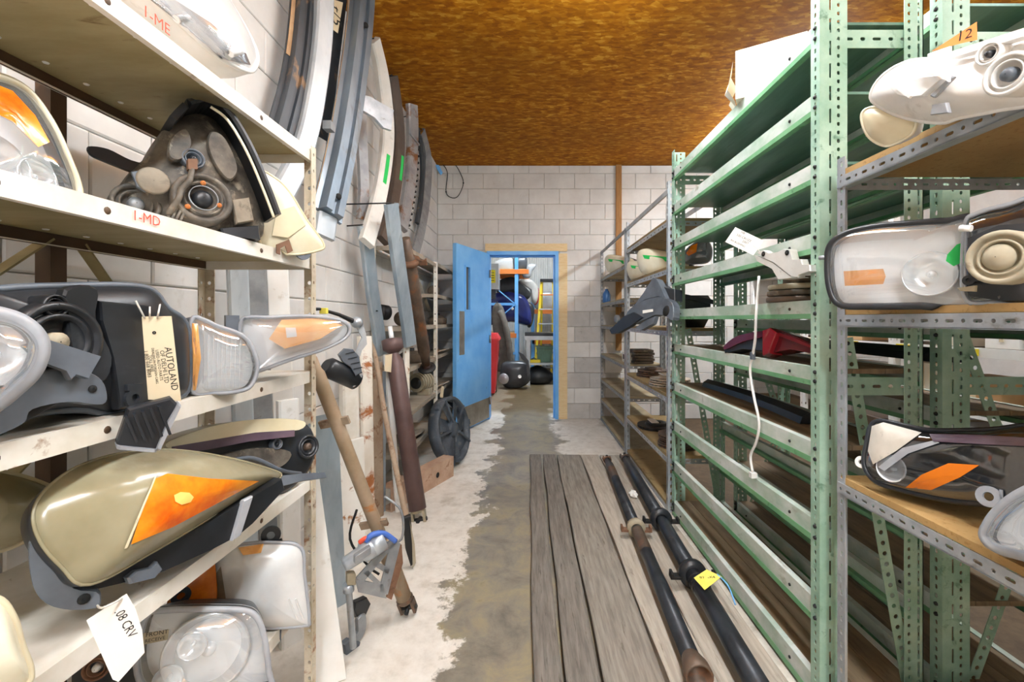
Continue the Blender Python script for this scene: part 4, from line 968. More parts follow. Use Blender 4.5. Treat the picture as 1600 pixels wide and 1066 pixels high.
def bumper(label, pts, w, d, mat, prof=HAT, out=(1, -.62, .0), peg=True, name='bumper_bar', group='bumper bars hung on the left wall', cat='bumper bar'):
    P = [p for p in barpath(pts) if p.z < CEIL - .025]; t = thing(name, label, cat, P[-1] if P[-1].z < P[0].z else P[0], group)
    ov = Vector(out).normalized()
    MB().sweep(prof(w, d), P, ov).build('beam', mat, t)
    if peg:
        q = P[0].lerp(P[1], .0) if P[0].z < CEIL - .05 else next(p for p in P if p.z < CEIL - .08)
        MB().tube([V(XL + .003, q.y + .02, q.z), q + ov * (d * .6)], .005, 6).build('wall_peg', 'dark_iron', t)
    return t, P, ov
def onbar(t, P, ov, f0, f1, d, a0, a1, mat, name):
    """raised strip on the outer face of a bar between fractions f0..f1 of its length and a0..a1 across (m)"""
    n = len(P) - 1; R = []
    for k in range(7):
        f = (f0 + (f1 - f0) * k / 6) * n; i = min(int(f), n - 1); p = P[i].lerp(P[i + 1], f - i); tn = (P[i + 1] - P[i]).normalized()
        o = (ov - tn * ov.dot(tn)).normalized(); w = tn.cross(o).normalized()
        R.append([p + w * a0 + o * d, p + w * a1 + o * d, p + w * a1 + o * (d + .002), p + w * a0 + o * (d + .002)])
    return MB().rings(R, True, True).build(name, mat, t)
t, P, ov = bumper('dark grey scraped bumper bar nearest the left shelving', [(476, -70, -1.10), (470, 40, -1.10), (458, 130, -1.10), (436, 215, -1.10)], .062, .05, 'bar_dark')
onbar(t, P, ov, .0, .55, .018, .03, .062, 'bar_rustedge', 'rusty_flange')
t, P, ov = bumper('pale galvanised bumper bar curving behind the left shelf post', [(503, -60, -1.03), (499, 60, -1.03), (484, 170, -1.03), (462, 250, -1.03), (425, 320, -1.03)], .045, .05, 'bar_light', BOXP)
t, P, ov = bumper('black bar with pale crayoned label between the galvanised bars', [(536, -60, -1.13), (525, 20, -1.13), (512, 120, -1.13), (500, 220, -1.13)], .04, .03, 'bar_dark', CHN)
q = Pln(512, 2.45, 545, 2.6, 0, cy=40)
c = tagcard(t, q, [(508, -5), (536, 4), (528, 52), (512, 40)], 'card', .03, (('t/5', 517, 4, 521, 42, .10),)); tag(c, 'buff label with black crayon marks')
t, P, ov = bumper('broad blue grey steel bumper bar with long pressed ribs', [(566, -60, -1.0), (561, 30, -1.0), (549, 130, -1.0), (532, 235, -1.0), (509, 338, -1.0)], .082, .07, 'bar_steel')
onbar(t, P, ov, .0, 1, .012, .062, .084, 'bar_rustedge', 'rusty_flange')
for f in (.22, .93): MB().lathe([(.016, .0), (.015, .004), (.001, .004)], P[int(f * (len(P) - 1))] + ov * .07, ov, 14).build('bolt_hole', 'dark_hole', t)
e = barpath([(509, 338, -1.0), (504, 372, -1.0)])
MB().sweep(BOXP(.05, .03), e, ov).build('end_plate', 'bar_light', t)
MB().obox(WX(508, 200, -1.0) + ov * .03, V(.02, 0, 0), V(0, .025, 0), V(0, 0, .02)).build('clamp', 'galv_dull', t)
bumper('short dented grey strut hanging behind the white bumper bar', [(561, 175, -1.13), (563, 230, -1.13), (566, 300, -1.13), (563, 345, -1.13)], .035, .03, 'bar_worn', CHN)
t, P, ov = bumper('white curved bumper bar with a green paint stripe', [(580, 62, -1.06), (594, 120, -1.06), (602, 190, -1.05), (600, 245, -1.05), (589, 310, -1.05), (569, 382, -1.05)], .052, .045, 'bar_white', BOXP)
onbar(t, P, ov, .60, .74, .0455, -.016, .014, 'green_paint', 'paint_stripe')
t, P, ov = bumper('dark brown bumper bar with a green paint stripe', [(598, 70, -1.13), (611, 130, -1.12), (620, 200, -1.11), (619, 260, -1.11), (608, 330, -1.11), (594, 378, -1.11)], .05, .05, 'bar_brown', BOXP)
onbar(t, P, ov, .46, .6, .0505, -.03, -.004, 'green_paint', 'paint_stripe')
q = Pln(564, 2.75, 616, 2.95, 0, cy=180)
c = slab(q, [(569, 148), (578, 150), (616, 172), (612, 204), (600, 200), (586, 184), (566, 172)], .05, .025); tag(c.build('mounting_bracket', 'galv'), 'bright chromed bracket clamped across the white bumper bar', 'bracket')
t, P, ov = bumper('worn rusty steel bumper bar with a perforated edge', [(640, 152, -1.10), (642, 200, -1.10), (640, 260, -1.10), (634, 310, -1.10), (624, 358, -1.10)], .058, .05, 'bar_worn', BOXP)
for k in range(22):
    i = 6 + k * (len(P) - 8) // 22; tn = (P[i + 1] - P[i]).normalized(); w = tn.cross(ov).normalized()
    MB().obox(P[i] - w * .066 + ov * .03, w * .008, tn * .008, ov * .015).build('edge_tooth', 'dark_iron', t)
MB().obox(P[6] + ov * .05, tn * .012, w * .07, ov * .006).build('strap', 'galv', t)
bumper('thin dark curved strip hanging nearest the back wall corner', [(657, 205, -1.12), (667, 250, -1.12), (664, 310, -1.12), (656, 360, -1.12), (646, 396, -1.12)], .05, .03, 'galv_dull', CHN)
bumper('narrow black edge strip hanging beside the thin dark strip', [(650, 200, -1.15), (658, 250, -1.15), (657, 300, -1.15), (650, 350, -1.15)], .022, .03, 'bar_dark', BOXP)
t, P, ov = bumper('galvanised bar hanging with its notched end below the white bumper bar', [(566, 352, -1.08), (573, 400, -1.08), (580, 460, -1.07), (588, 510, -1.06), (594, 553, -1.05)], .046, .035, 'galv_blue', BOXP)
for f in (.15, .66): 
    i = int(f * (len(P) - 1)); MB().obox(P[i] + ov * .036, ov * .003, V(0, .02, 0), V(0, 0, .004)).build('notch', 'dark_hole', t)
bumper('galvanised bar with a pointed top and folded lower end', [(608, 318, -.90), (614, 370, -.90), (624, 440, -.89), (633, 500, -.88), (638, 540, -.87)], .048, .035, 'galv_blue', CHN)
# -------- bars and posts standing behind and beside the left shelving
def standing(label, top, bot, w, d, mat, prof=BOXP, name='steel_post', group='steel posts and bars standing along the left wall', out=(1, -.75, 0), cat='post'):
    return tag(MB().sweep(prof(w, d), [top, top.lerp(bot, .5), bot], Vector(out).normalized()).build(name, mat), label, cat, group)
S = lambda px, d, z: W(px, 500, d) * 1.0 + V(0, 0, z - H)
standing('pale grey bar standing behind the left shelving near its rear post', S(366, 1.66, 1.72), S(392, 1.70, 0), .035, .02, 'bar_light')
standing('mid grey bar standing behind the left shelving between two white ones', S(392, 1.80, 1.78), S(420, 1.82, 0), .04, .03, 'galv_dull')
standing('white tube shaped bar standing behind the left shelving post', S(422, 1.92, 1.75), S(450, 1.92, 0), .05, .045, 'white_clean')
standing('white bar standing right behind the rusty front post of the left shelving', S(447, 1.78, .98), S(452, 1.78, 0), .04, .03, 'white_clean')
P0 = [W(480, 742, 1.56), W(489, 742, 1.57)]; 
mb = MB(); a, b = V(-.775, 1.60, .745), V(-.715, 1.60, 0.0)
mb.sweep(CHN(.052, .03), [a, a.lerp(b, .5), b], V(.45, -1, 0), scale=[.28, .65, 1])
tag(mb.build('steel_channel', 'white_clean'), 'white tapered steel channel standing at the end of the left shelving', 'channel')
standing('blue grey galvanised channel standing behind the tan shaft', S(500, 1.98, .88), S(514, 2.0, 0), .062, .04, 'galv_blue', CHN)
standing('white board like post with rust spots behind the wiper motor', S(543, 2.42, .64), S(548, 2.42, 0), .085, .03, 'white_rusty')
standing('post with flaking white paint over orange rust beside the black bracket', S(567, 2.72, 1.20), S(572, 2.72, 0), .042, .04, 'rusty_post')
standing('narrow brown grey steel post left of the thin bar', S(586, 2.92, 1.02), S(588, 2.92, 0), .04, .03, 'brown_rusty')
standing('slim galvanised strip standing between brown post and maroon tube', S(597, 3.0, .95), S(597, 3.0, 0), .018, .02, 'galv_blue')
standing('slim white bar leaning behind the maroon tube', S(603, 3.06, 1.06), S(622, 3.0, 0), .022, .02, 'white_clean')
standing('pale cream post with tiny holes standing behind the maroon tube', S(634, 3.22, 1.14), S(634, 3.22, 0), .022, .02, 'cream_steel')
standing('plain white round cornered pipe between tan shaft and rusty post', S(541, 2.58, 1.05), S(548, 2.6, 0), .05, .05, 'cream_steel')
# tan propeller shaft leaning on the shelf post
A, B = W(487, 560, 1.58), WZ(637, 948, .045)
t = thing('propeller_shaft', 'tan rusty propeller shaft leaning against the left shelf post', 'propeller shaft', V(B.x, B.y, 0)); ax = (B - A).normalized()
MB().tube([A, A.lerp(B, .04), A.lerp(B, .05), A.lerp(B, .66), A.lerp(B, .69)], [.018, .019, .0245, .0255, .022], 16).build('tube', 'tan_tube', t)
MB().tube([A.lerp(B, .69), A.lerp(B, .74), A.lerp(B, .76), A.lerp(B, .97)], [.022, .025, .032, .032], 16).build('lower_tube', 'tan_tube', t)
yoke(t, B - ax * .06, ax, .034, 'rust_tube')
for f, l in ((.22, .05), (.62, .05), (.72, .045)):
    p = A.lerp(B, f); x, y, a = basis(ax, (1, 0, 0)); MB().bar(p - x * l * 1.3, p + x * l, .012, .03, ax).build('clamp', 'brown_rusty', t)
wire(t, [A.lerp(B, .6) + V(.05, -.02, .1), A.lerp(B, .62) + V(.11, -.02, .06), A.lerp(B, .66) + V(.10, -.03, -.01), A.lerp(B, .68) + V(.03, -.04, 0)], .005, 'galv_dull', 'brake_pipe')
wire(t, [A.lerp(B, .58) + V(-.05, -.03, .03), A.lerp(B, .64) + V(-.1, -.03, -.03), A.lerp(B, .72) + V(-.06, -.03, -.06), A.lerp(B, .76) + V(-.02, -.05, -.05)], .005, 'dark_iron', 'cable')
# maroon propeller shaft
A, B = W(615, 548, 3.02), WZ(654, 806, .03)
t = thing('propeller_shaft', 'thick maroon propeller shaft with cup joint leaning at the left wall', 'propeller shaft', V(B.x, B.y, 0)); ax = (B - A).normalized()
MB().tube([A, A.lerp(B, .02), A.lerp(B, .07), B - ax * .04], [.028, .03, .056, .056], 20).build('tube', 'maroon_tube', t)
MB().lathe([(.03, 0), (.055, .02), (.068, .03), (.07, .095), (.06, .1), (.052, .06), (.001, .05)], A + ax * .02, -ax, 20).build('cup_joint', 'maroon_tube', t)
MB().tube([A - ax * .06, A - ax * .17], [.018, .015], 10).build('spline', 'chrome_dull', t)
yoke(t, B - ax * .06, ax, .045, 'dust_ring')
q = Pln(602, 2.88, 616, 2.90, 0, cy=570); tag(tagcard(t, q, [(602, 555), (613, 553), (611, 582), (601, 580)], 'card', .0), 'blank buff card tag')
# thin bent bar
P = [W(578, 535, 2.9), W(587, 560, 2.84), W(600, 640, 2.68), W(618, 730, 2.48), W(636, 814, 2.30)]
t = thing('thin_bar', 'thin bent brown rod with flattened black foot standing beside the maroon shaft', 'rod', V(P[-1].x, P[-1].y, 0))
MB().tube(catmull(P, 5), .016, 8).build('rod', 'brown_rusty', t)
q = Pln(626, 2.27, 650, 2.30, 0, cy=850); slab(q, [(630, 810), (642, 806), (645, 850), (648, 880), (642, 886), (634, 860)], 0, .03).build('foot_plate', 'dark_iron', t)
slab(q, [(640, 812), (648, 850), (650, 880), (645, 890), (644, 850)], .005, .02).build('foot_edge', 'dust_ring', t)
# dark propeller shaft hanging at the far left shelving
A, B = W(634, 372, 3.10), W(668, 582, 3.76)
t = thing('propeller_shaft', 'dark greasy propeller shaft with rusty collar in front of the far shelving', 'propeller shaft', V(B.x, B.y, B.z)); ax = (B - A).normalized()
MB().tube([A, A.lerp(B, .12), A.lerp(B, .14), A.lerp(B, .82), A.lerp(B, .84), A.lerp(B, .93)], [.03, .035, .045, .05, .04, .035], 16).build('tube', 'rust_tube', t)
bearing(t, A.lerp(B, .15), ax, .045, 'rust', 'rust'); MB().lathe([(.03, 0), (.034, .06), (.02, .08), (.001, .08)], A.lerp(B, .9), ax, 12).build('spline', 'maroon_tube', t)
MB().lathe([(.036, 0), (.075, .006), (.075, .018), (.03, .02)], A.lerp(B, .95), ax, 18).build('flange', 'dark_iron', t)
# ridged gearbox casing with tag on the far shelving
o = V(-1.0, 4.28, .70)
t = thing('compressor', 'ridged aluminium compressor with paper tag on the far left shelving', 'compressor', V(o.x, o.y, .58))
for k in range(9): MB().lathe([(.001, 0), (.085 + .008 * (k % 2), 0), (.085 + .008 * (k % 2), .016), (.001, .016)], o + V(-.06, -.1, 0) + V(.3, .95, 0).normalized() * (k * .022), V(.3, .95, 0), 18, sm=False).build('ridge', 'dust_ring', t)
MB().lathe([(.001, .02), (.03, .02), (.05, .018), (.055, 0), (.07, -.01)], o + V(-.06, -.1, 0), V(-.3, -.95, 0), 18).build('pulley', 'dark_iron', t)
MB().bbox(o + V(.0, 0, -.09), V(.06, 0, 0), V(0, .07, 0), V(0, 0, .03)).build('foot', 'dust_ring', t)
q = Pln(688, 4.3, 696, 4.3, 0, cy=610); tagcard(t, q, [(690, 603), (694, 605), (692, 622), (687, 621)], 'card', .0)
# black lamp pods / brackets dangling near the third shelf end
q = Pln(528, 1.90, 580, 1.98, 0, cy=570)
t = thing('mirror_bracket', 'black plastic bracket on a bent grey arm hanging beside the third shelf', 'bracket', q.at(555, 598))
slab(q, [(530, 555), (540, 545), (552, 546), (562, 560), (566, 582), (556, 588), (548, 574), (536, 566)], .02, .04).build('housing', 'grey_plastic', t)
for k in range(4): MB().bar(q.at(540 + k * 4, 553 + k * 8, .021), q.at(554 + k * 4, 550 + k * 8, .021), .004, .004, q.n).build('rib', 'black_plastic', t)
slab(q, [(558, 500), (566, 502), (572, 520), (574, 538), (566, 548), (562, 560), (556, 552), (560, 540), (566, 528), (558, 512)], .0, .016).build('arm', 'galv', t)
slab(q, [(562, 584), (568, 584), (562, 600), (552, 606), (550, 600), (558, 596)], .0, .016).build('arm', 'galv', t)
MB().lathe([(.001, .02), (.012, .02), (.024, .005), (.026, -.01)], q.at(558, 504, .01), q.n, 14).build('ball_joint', 'galv', t)
MB().tube([V(XC0 - .01, YC1 + .004, 1.335), W(500, 483, 1.80), W(530, 492, 1.88), q.at(556, 504, .01)], [.006, .006, .008, .012], 8).build('lever', 'dark_iron', t); MB().bbox(W(506, 486, 1.80), V(.014, 0, 0), V(0, .01, 0), V(0, 0, .012)).build('yellow_clip', 'card_yellow', t)
A, B = W(508, 572, 1.86), W(556, 594, 1.98)
t2_ = thing('horn', 'black cylindrical horn with bright face beside the tan shaft', 'horn', V(B.x, B.y, B.z - .05))
MB().tube([A, A.lerp(B, .1), B], [.03, .044, .044], 18).build('barrel', 'black_plastic', t2_); MB().lathe([(.044, 0), (.03, .012), (.014, .006), (.001, .01)], B, B - A, 18).build('face', 'chrome_dull', t2_)
A = W(598, 488, 3.45)
t = thing('belt_tensioner', 'small black ribbed pulley behind the galvanised bars', 'pulley', A - V(0, 0, .07))
MB().lathe([(.02, .05), (.06, .045), (.06, .03), (.052, .02), (.06, .01), (.06, -.04), (.001, -.04)], A, (-.5, -1, .1), 20).build('wheel', 'dark_iron', t); MB().tube([A, V(XL + .02, A.y + .1, A.z)], .012, 8).build('bolt', 'galv', t)
# wiper motor and linkage on the floor
q = Pln(530, 1.66, 632, 1.80, 0, cy=880)
t = thing('wiper_motor', 'grey wiper motor on a pressed steel bracket with blue wires near the shaft foot', 'wiper motor', V(q.o.x, q.o.y, 0))
a, b = q.at(536, 884, .05), q.at(600, 842, .05); d = (b - a).normalized(); L = (b - a).length
MB().lathe([(.001, 0), (.022, 0), (.026, .01), (.028, L * .42), (.038, L * .46), (.04, L * .7), (.038, L * .71), (.04, L * .72), (.04, L * .98), (.034, L), (.001, L)], a, d, 22).build('motor_can', 'galv', t)
MB().bbox(q.at(566, 866, .095), d * .03, q.v * .014, q.n * .012).build('gear_housing', 'galv_dull', t)
mb = MB()
for pts in ([(555, 905), (612, 842), (620, 848), (568, 910)], [(612, 842), (626, 850), (606, 930), (592, 925)], [(555, 905), (600, 915), (604, 936), (560, 926)], [(574, 890), (600, 916), (594, 920), (568, 896)], [(586, 876), (610, 890), (606, 898), (580, 882)]):
    c = slab(q, pts, .03, .008); mb.add(c.v, c.f)
mb.build('bracket', 'galv_dull', t)
slab(q, [(612, 846), (628, 852), (630, 880), (612, 938), (604, 934), (612, 890)], .026, .008).build('bracket_flange', 'rust', t)
wire(t, [q.at(572, 846, .06), q.at(582, 836, .07), q.at(600, 834, .06), q.at(618, 846, .05)], .011, 'blue_wire' if 'blue_wire' in M else plain('blue_wire', '#4a6fc0', .5), 'wire_loom')
wire(t, [q.at(562, 848, .05), q.at(570, 842, .06), q.at(576, 842, .06)], .009, 'red_marker', 'wire')
A, B = q.at(544, 912, .02), WZ(552, 1012, .06)
MB().tube([A, A.lerp(B, .12), A.lerp(B, .14), B], [.02, .02, .012, .012], 12).build('link_rod', 'galv', t)
MB().bbox(q.at(548, 903, .03), q.u * .016, q.v * .022, q.n * .014).build('link_joint', 'dust_ring', t)
q = Pln(536, 1.72, 582, 1.84, 0, cy=980)
t = thing('hinge_arm', 'small dark lever bracket on the floor by the white channel', 'bracket', V(q.o.x, q.o.y, 0))
slab(q, [(556, 942), (574, 934), (580, 944), (572, 962), (560, 968), (554, 954)], .0, .03).build('cup', 'black_plastic', t)
slab(q, [(560, 968), (572, 960), (572, 985), (562, 1002), (552, 1008), (550, 996), (560, 988)], .01, .02, True).build('arm', 'galv_dull', t)
slab(q, [(538, 1008), (548, 1000), (564, 1004), (560, 1018), (542, 1026)], .02, .03).build('foot', 'grey_plastic', t)
# rusty channel on the floor
A, B = V(-.92, 2.98, 0), V(-.62, 3.68, 0); d = (B - A).normalized(); n = V(d.y, -d.x, 0)
mb = MB(); h, w, th = .165, .10, .010
prof = [(0, 0), (0, h), (-w, h), (-w, h - th), (-th, h - th), (-th, th), (-w, th), (-w, 0)]
mb.rings([[p + n * a + V(0, 0, z) for a, z in prof] for p in (A, B)], True, True)
t = mb.build('steel_channel', 'rust_pale' if 'rust_pale' in M else paint('rust_pale', '#b08f78', '#c9ad97', 7, .7, wear='#8a5c3e', wmin=.58, wmax=.72)); tag(t, 'rusty heavy steel channel lying on the floor by the radiator fan', 'channel')
for f in (.3, .7):
    MB().lathe([(.022, .001), (.001, .001)], A.lerp(B, f) + V(0, 0, .08), n, 14).build('bolt_hole', 'dark_hole', t)
# radiator fan
c = V(-.70, 3.97, .315); ax = V(.93, -.30, .20).normalized()
t = thing('radiator_fan', 'round black radiator fan in its shroud leaning by the blue door', 'fan', V(c.x, c.y, 0))
x, y, a = basis(ax, (0, 0, 1)); R = .285
MB().lathe([(R * .9, -.05), (R, -.05), (R * 1.02, 0), (R * 1.02, .05), (R * .98, .055), (R * .9, .05), (R * .88, 0)], c, ax, 36).build('shroud', 'fan_plastic' if 'fan_plastic' in M else paint('fan_plastic', '#3d444d', '#5a636d', 6, .55, wear='#77787a', wmin=.58, wmax=.72), t)
MB().lathe([(.075, .0), (.075, .045), (.06, .055), (.001, .055)], c, ax, 20).build('hub', 'fan_plastic', t)
for k in range(7):
    th = 2 * math.pi * k / 7; rd = x * math.cos(th) + y * math.sin(th); tg = -x * math.sin(th) + y * math.cos(th)
    mb = MB(); rows = []
    for j in range(5):
        r = .07 + (R * .86 - .07) * j / 4; w = .05 + .03 * j / 4
        cc = c + rd * r + tg * (.02 * j); rows.append([cc - tg * w + a * .0, cc + tg * w + a * .035, cc + tg * w + a * .039, cc - tg * w + a * .004])
    mb.rings(rows, True, True).build('blade', 'fan_plastic', t)
for k in range(5):
    th = .3 + 2 * math.pi * k / 5; rd = x * math.cos(th) + y * math.sin(th)
    MB().bar(c + rd * .06 + a * .06, c + rd * R + a * .055, .018, .012, a).build('strut', 'fan_plastic', t)
for k in range(3): 
    th = .7 + k * 2; rd = x * math.cos(th) + y * math.sin(th); MB().bbox(c + rd * (R + .01) + a * .03, rd * .02, a * .02, rd.cross(a) * .025).build('mounting_lug', 'fan_plastic', t)
# pulley and greasy lumps on the far left shelving
paint('greasy', '#4c4339', '#6a5e50', 9, .7, wear='#8f8371', wmin=.56, wmax=.7)
for i, (X, Y, Z, kind, lab) in enumerate(((-1.02, 3.62, 1.25, 0, 'grey starter motor on the upper shelf of the far left shelving'), (-1.02, 3.85, .93, 1, 'round rusty drum on the middle shelf of the far left shelving'),
        (-.98, 4.75, .94, 2, 'dusty plate lying on the middle shelf beside the blue door'), (-.98, 4.75, .58, 2, 'dusty plate lying on the lower shelf beside the blue door'),
        (-1.04, 5.05, 1.25, 1, 'dark round drum on the upper shelf beside the blue door'), (-1.03, 3.8, .28, 2, 'dusty wooden plate on the bottom shelf of the far left shelving'), (-1.05, 4.95, 1.56, 0, 'dark cylinder on the top shelf beside the blue door'))):
    if kind == 0:
        t = thing('starter_motor', lab, 'motor', V(X, Y, Z)); MB().lathe([(.001, 0), (.05, 0), (.06, .02), (.06, .12), (.045, .14), (.02, .18), (.001, .18)], V(X, Y - .09, Z + .06), (0, 1, 0), 18).build('can', 'greasy', t)
        MB().lathe([(.001, 0), (.025, 0), (.025, .1), (.001, .1)], V(X, Y - .07, Z + .135), (0, 1, 0), 12).build('solenoid', 'galv_dull', t)
    elif kind == 1:
        t = thing('brake_drum', lab, 'brake drum', V(X, Y, Z)); MB().lathe([(.001, 0), (.10, 0), (.11, .01), (.11, .07), (.09, .075), (.06, .1), (.001, .1)], V(X, Y, Z), (0, 0, 1), 24).build('drum', 'greasy', t)
        MB().lathe([(.03, .1), (.028, .125), (.001, .125)], V(X, Y, Z), (0, 0, 1), 14).build('hub', 'dark_iron', t)
    else:
        t = thing('splash_shield', lab, 'shield', V(X, Y, Z)); P = [V(X + .11 * math.cos(a) * (1 + .2 * math.sin(2 * a)), Y + .26 * math.sin(a), Z + .012 + .04 * max(0, math.cos(a))) for a in [k * .314 for k in range(20)]]
        ctr = V(X, Y, Z + .015); MB().rings([[p + V(0, 0, -.01) for p in P], P, [ctr.lerp(p, .6) for p in P], [ctr.lerp(p, .1) for p in P]], True, True, True).build('plate', 'dust_shelf', t); MB().lathe([(.04, .0), (.03, .03), (.001, .03)], ctr, (0, 0, 1), 14).build('boss', 'greasy', t)
# wire loop on the back wall, blue rag in the corner
t = thing('hanging_wire', 'thin black wire loop hanging from the ceiling corner on the back wall', 'wire', W(707, 310, YB - .02))
MB().tube(catmull([W(p, q, YB - .012) for p, q in ((692, 257), (699, 270), (697, 300), (706, 309), (716, 306), (724, 286), (718, 268), (712, 258))], 6), .005, 6).build('cable', 'dark_iron', t)
for p, q in ((697, 300), (724, 286)): MB().lathe([(.001, -.01), (.01, -.006), (.01, .006), (.001, .01)], W(p, q, YB - .014), (0, 1, 0), 8).build('connector', 'dark_iron', t)
q = Pln(681, 5.7, 694, 5.75, 0, cy=265); tag(slab(q, [(680, 257), (686, 258), (692, 270), (689, 274), (684, 266)], 0, .01).build('blue_strap', 'blue_door'), 'small blue strap in the upper left ceiling corner', 'strap')
# ------------------------------------------------------------------ things on the right-hand racks
# cream carton on top of the green rack
paint('carton', '#e9e2cf', '#f1ebdc', 3, .8); paint('kraft', '#c39a68', '#d3ae80', 4, .8)
t = thing('cardboard_box', 'cream cardboard box with torn flaps on top of the green rack', 'box', V(1.06, 2.0, GZ[0]))
A, B = V(.93, 1.98, 0), V(1.165, 1.84, 0); u = (B - A).normalized(); v = V(-u.y, u.x, 0); z0, z1 = GZ[0], GZ[0] + .215; L, Dp = (B - A).length, .27
f4 = [A, B, B + v * Dp, A + v * Dp]
MB().rings([[p + V(0, 0, z0) for p in f4], [p + V(0, 0, z1) for p in f4], [p.lerp(sum(f4, V(0, 0, 0)) / 4, .03) + V(0, 0, z1) for p in f4], [p.lerp(sum(f4, V(0, 0, 0)) / 4, .03) + V(0, 0, z0 + .01) for p in f4]], True, True).build('carton', 'carton', t)
fl = [A + v * .02, A + v * .09, A + v * .17, A + v * .25]
MB().rings([[p + V(0, 0, z0 - .0) - u * .004 for p in fl], [p - u * (.035 + .02 * (k % 2)) + V(0, 0, z0 + .06 + .01 * k) for k, p in enumerate(fl)], [p - u * (.012 + .012 * k % .03) + V(0, 0, z1 - .03 - .022 * (k % 2)) for k, p in enumerate(fl)]], closed=False).build('torn_flap', 'carton', t)
# aluminium bracket with tag, on top of a greasy disc stack
paint('cast_alu', '#d0cec9', '#e2e0dc', 8, .45, .3, wear='#8f7f6c', wmin=.62, wmax=.74)
q = Pln(1180, 1.76, 1266, 1.50, 0, cy=415)
t = thing('engine_bracket', 'pale cast aluminium bracket with two bolt holes on the green rack', 'bracket', q.at(1225, 438))
slab(q, [(1182, 394), (1192, 391), (1200, 396), (1214, 394), (1224, 389), (1234, 390), (1238, 406), (1251, 405), (1254, 414), (1265, 414), (1266, 424), (1248, 430), (1246, 434), (1236, 432), (1208, 410), (1190, 402)], .03, .03).build('casting', 'cast_alu', t)
slab(q, [(1178, 399), (1190, 402), (1208, 411), (1236, 432), (1246, 434), (1216, 437), (1206, 420), (1182, 408)], .028, .05).build('side_web', 'cast_alu', t)
for a in ((1193, 397), (1230, 395)): MB().lathe([(.010, .001), (.009, .002), (.001, .002)], q.at(*a, .03), q.n, 14).build('bolt_hole', 'dark_hole', t)
q2 = Pln(1133, 1.80, 1193, 1.72, 0, cy=375)
c = tagcard(t, q2, [(1133, 378), (1149, 355), (1193, 376), (1177, 399)], 'card_white', .03, (('MB', 1157, 364, 1166, 368, .012), ('330 CRUZE', 1150, 368, 1180, 382, .0125), ('2007', 1159, 378, 1174, 385, .0125), ('RH BUSHING', 1141, 376, 1168, 389, .0105))); tag(c, 'white handwritten card tag')
wire(c, [q2.at(1177, 384, .03), q2.at(1186, 392, .03), q.at(1188, 397, .03)], .0015, 'string', 'string')
o = V(1.06, 1.72, GZ[4])
t = thing('brake_disc', 'greasy brake disc stack carrying the aluminium bracket on the green rack', 'brake disc', o)
for k in range(3): MB().lathe([(.03, 0), (.115, 0), (.118, .004), (.118, .016), (.115, .02), (.03, .02)], o + V(.004 * k, 0, .002 + k * .024), (0, 0, 1), 28).build('disc', ['rust_tube', 'greasy', 'dust_ring'][k], t)
MB().lathe([(.001, 0), (.06, 0), (.058, .03), (.001, .03)], o + V(0, 0, .07), (0, 0, 1), 20).build('hub', 'greasy', t)
# red tail lamp
plain('red_lens', '#4f0a12', .12); plain('red_bright', '#741019', .15); plain('red_dark', '#2e0d12', .2)
q = Pln(1128, 2.22, 1270, 1.56, 10, cy=535)
t = thing('tail_light', 'dark red wing shaped tail light lying on the green rack', 'tail light', V(q.o.x, q.o.y, GZ[5]))
slab(q, [(1131, 541), (1150, 526), (1190, 517), (1192, 526), (1160, 534), (1134, 546)], .02, .05, True).build('left_lens', 'red_lens', t)
slab(q, [(1131, 546), (1160, 535), (1192, 527), (1192, 548), (1160, 545), (1132, 552)], .01, .06).build('left_housing', 'black_plastic', t)
slab(q, [(1191, 516), (1202, 512), (1212, 520), (1200, 552), (1191, 556)], .035, .06).build('centre_lens', 'red_bright', t)
slab(q, [(1208, 513), (1240, 524), (1270, 538), (1270, 553), (1235, 546), (1204, 552)], .015, .06).build('right_lens', 'red_lens', t)
slab(q, [(1212, 518), (1240, 527), (1270, 541), (1270, 545), (1238, 533), (1211, 523)], .02, .01).build('reflector_strip', 'red_bright', t)
# dangling loom
P = [WX(1186, 432, .97), WX(1183, 470, .945), WX(1181, 500, .94), WX(1180, 530, .945), WX(1176, 556, .95), WX(1172, 580, .95), WX(1178, 620, .95), WX(1186, 660, .95), WX(1182, 690, .95), WX(1173, 712, .95), WX(1176, 738, .95)]
t = thing('wiring_lead', 'white lead with a square plug dangling down the green rack beams', 'cable', P[-1])
MB().tube(catmull(P, 5), .0055, 8).build('cable', 'pale_plastic', t)
MB().bbox(P[-1] + V(.002, 0, -.012), V(.013, 0, 0), V(0, .012, 0), V(0, 0, .012)).build('plug', 'pale_plastic', t); MB().bbox(P[4], V(.008, 0, 0), V(0, .008, 0), V(0, 0, .016)).build('clip', 'grey_plastic', t)
# dark moulding on the green rack's wooden levels
def moulding(lab, x, y0, y1, z, mat, w=.05, h=.045, bend=.03, name='trim_moulding'):
    P = [V(x + bend * math.sin(k / 8 * math.pi), y0 + (y1 - y0) * k / 8, z) for k in range(9)]
    return tag(MB().sweep([(-w, 0), (-w * .8, h * .6), (-w * .2, h), (w * .5, h * .8), (w, 0)], P, (0, 0, 1)).build(name, mat), lab, 'moulding', 'mouldings stored on the green racks')
moulding('black moulding lying on the aisle rack under the red tail light', 1.13, 1.75, 2.75, GZ[6], 'black_plastic')
moulding('long dark moulding on the back to back rack at bench height', 1.55, 1.6, 2.85, 1.145, 'black_plastic', .07, .05)
moulding('long blue grey moulding on the rack behind, lower level', 1.5, 1.58, 2.8, .755, 'grey_plastic', .06, .05, -.03)
moulding('long black sill moulding on the rack behind the grey shelving', 1.86, .2, 1.35, .955, 'black_plastic', .07, .06, .02)
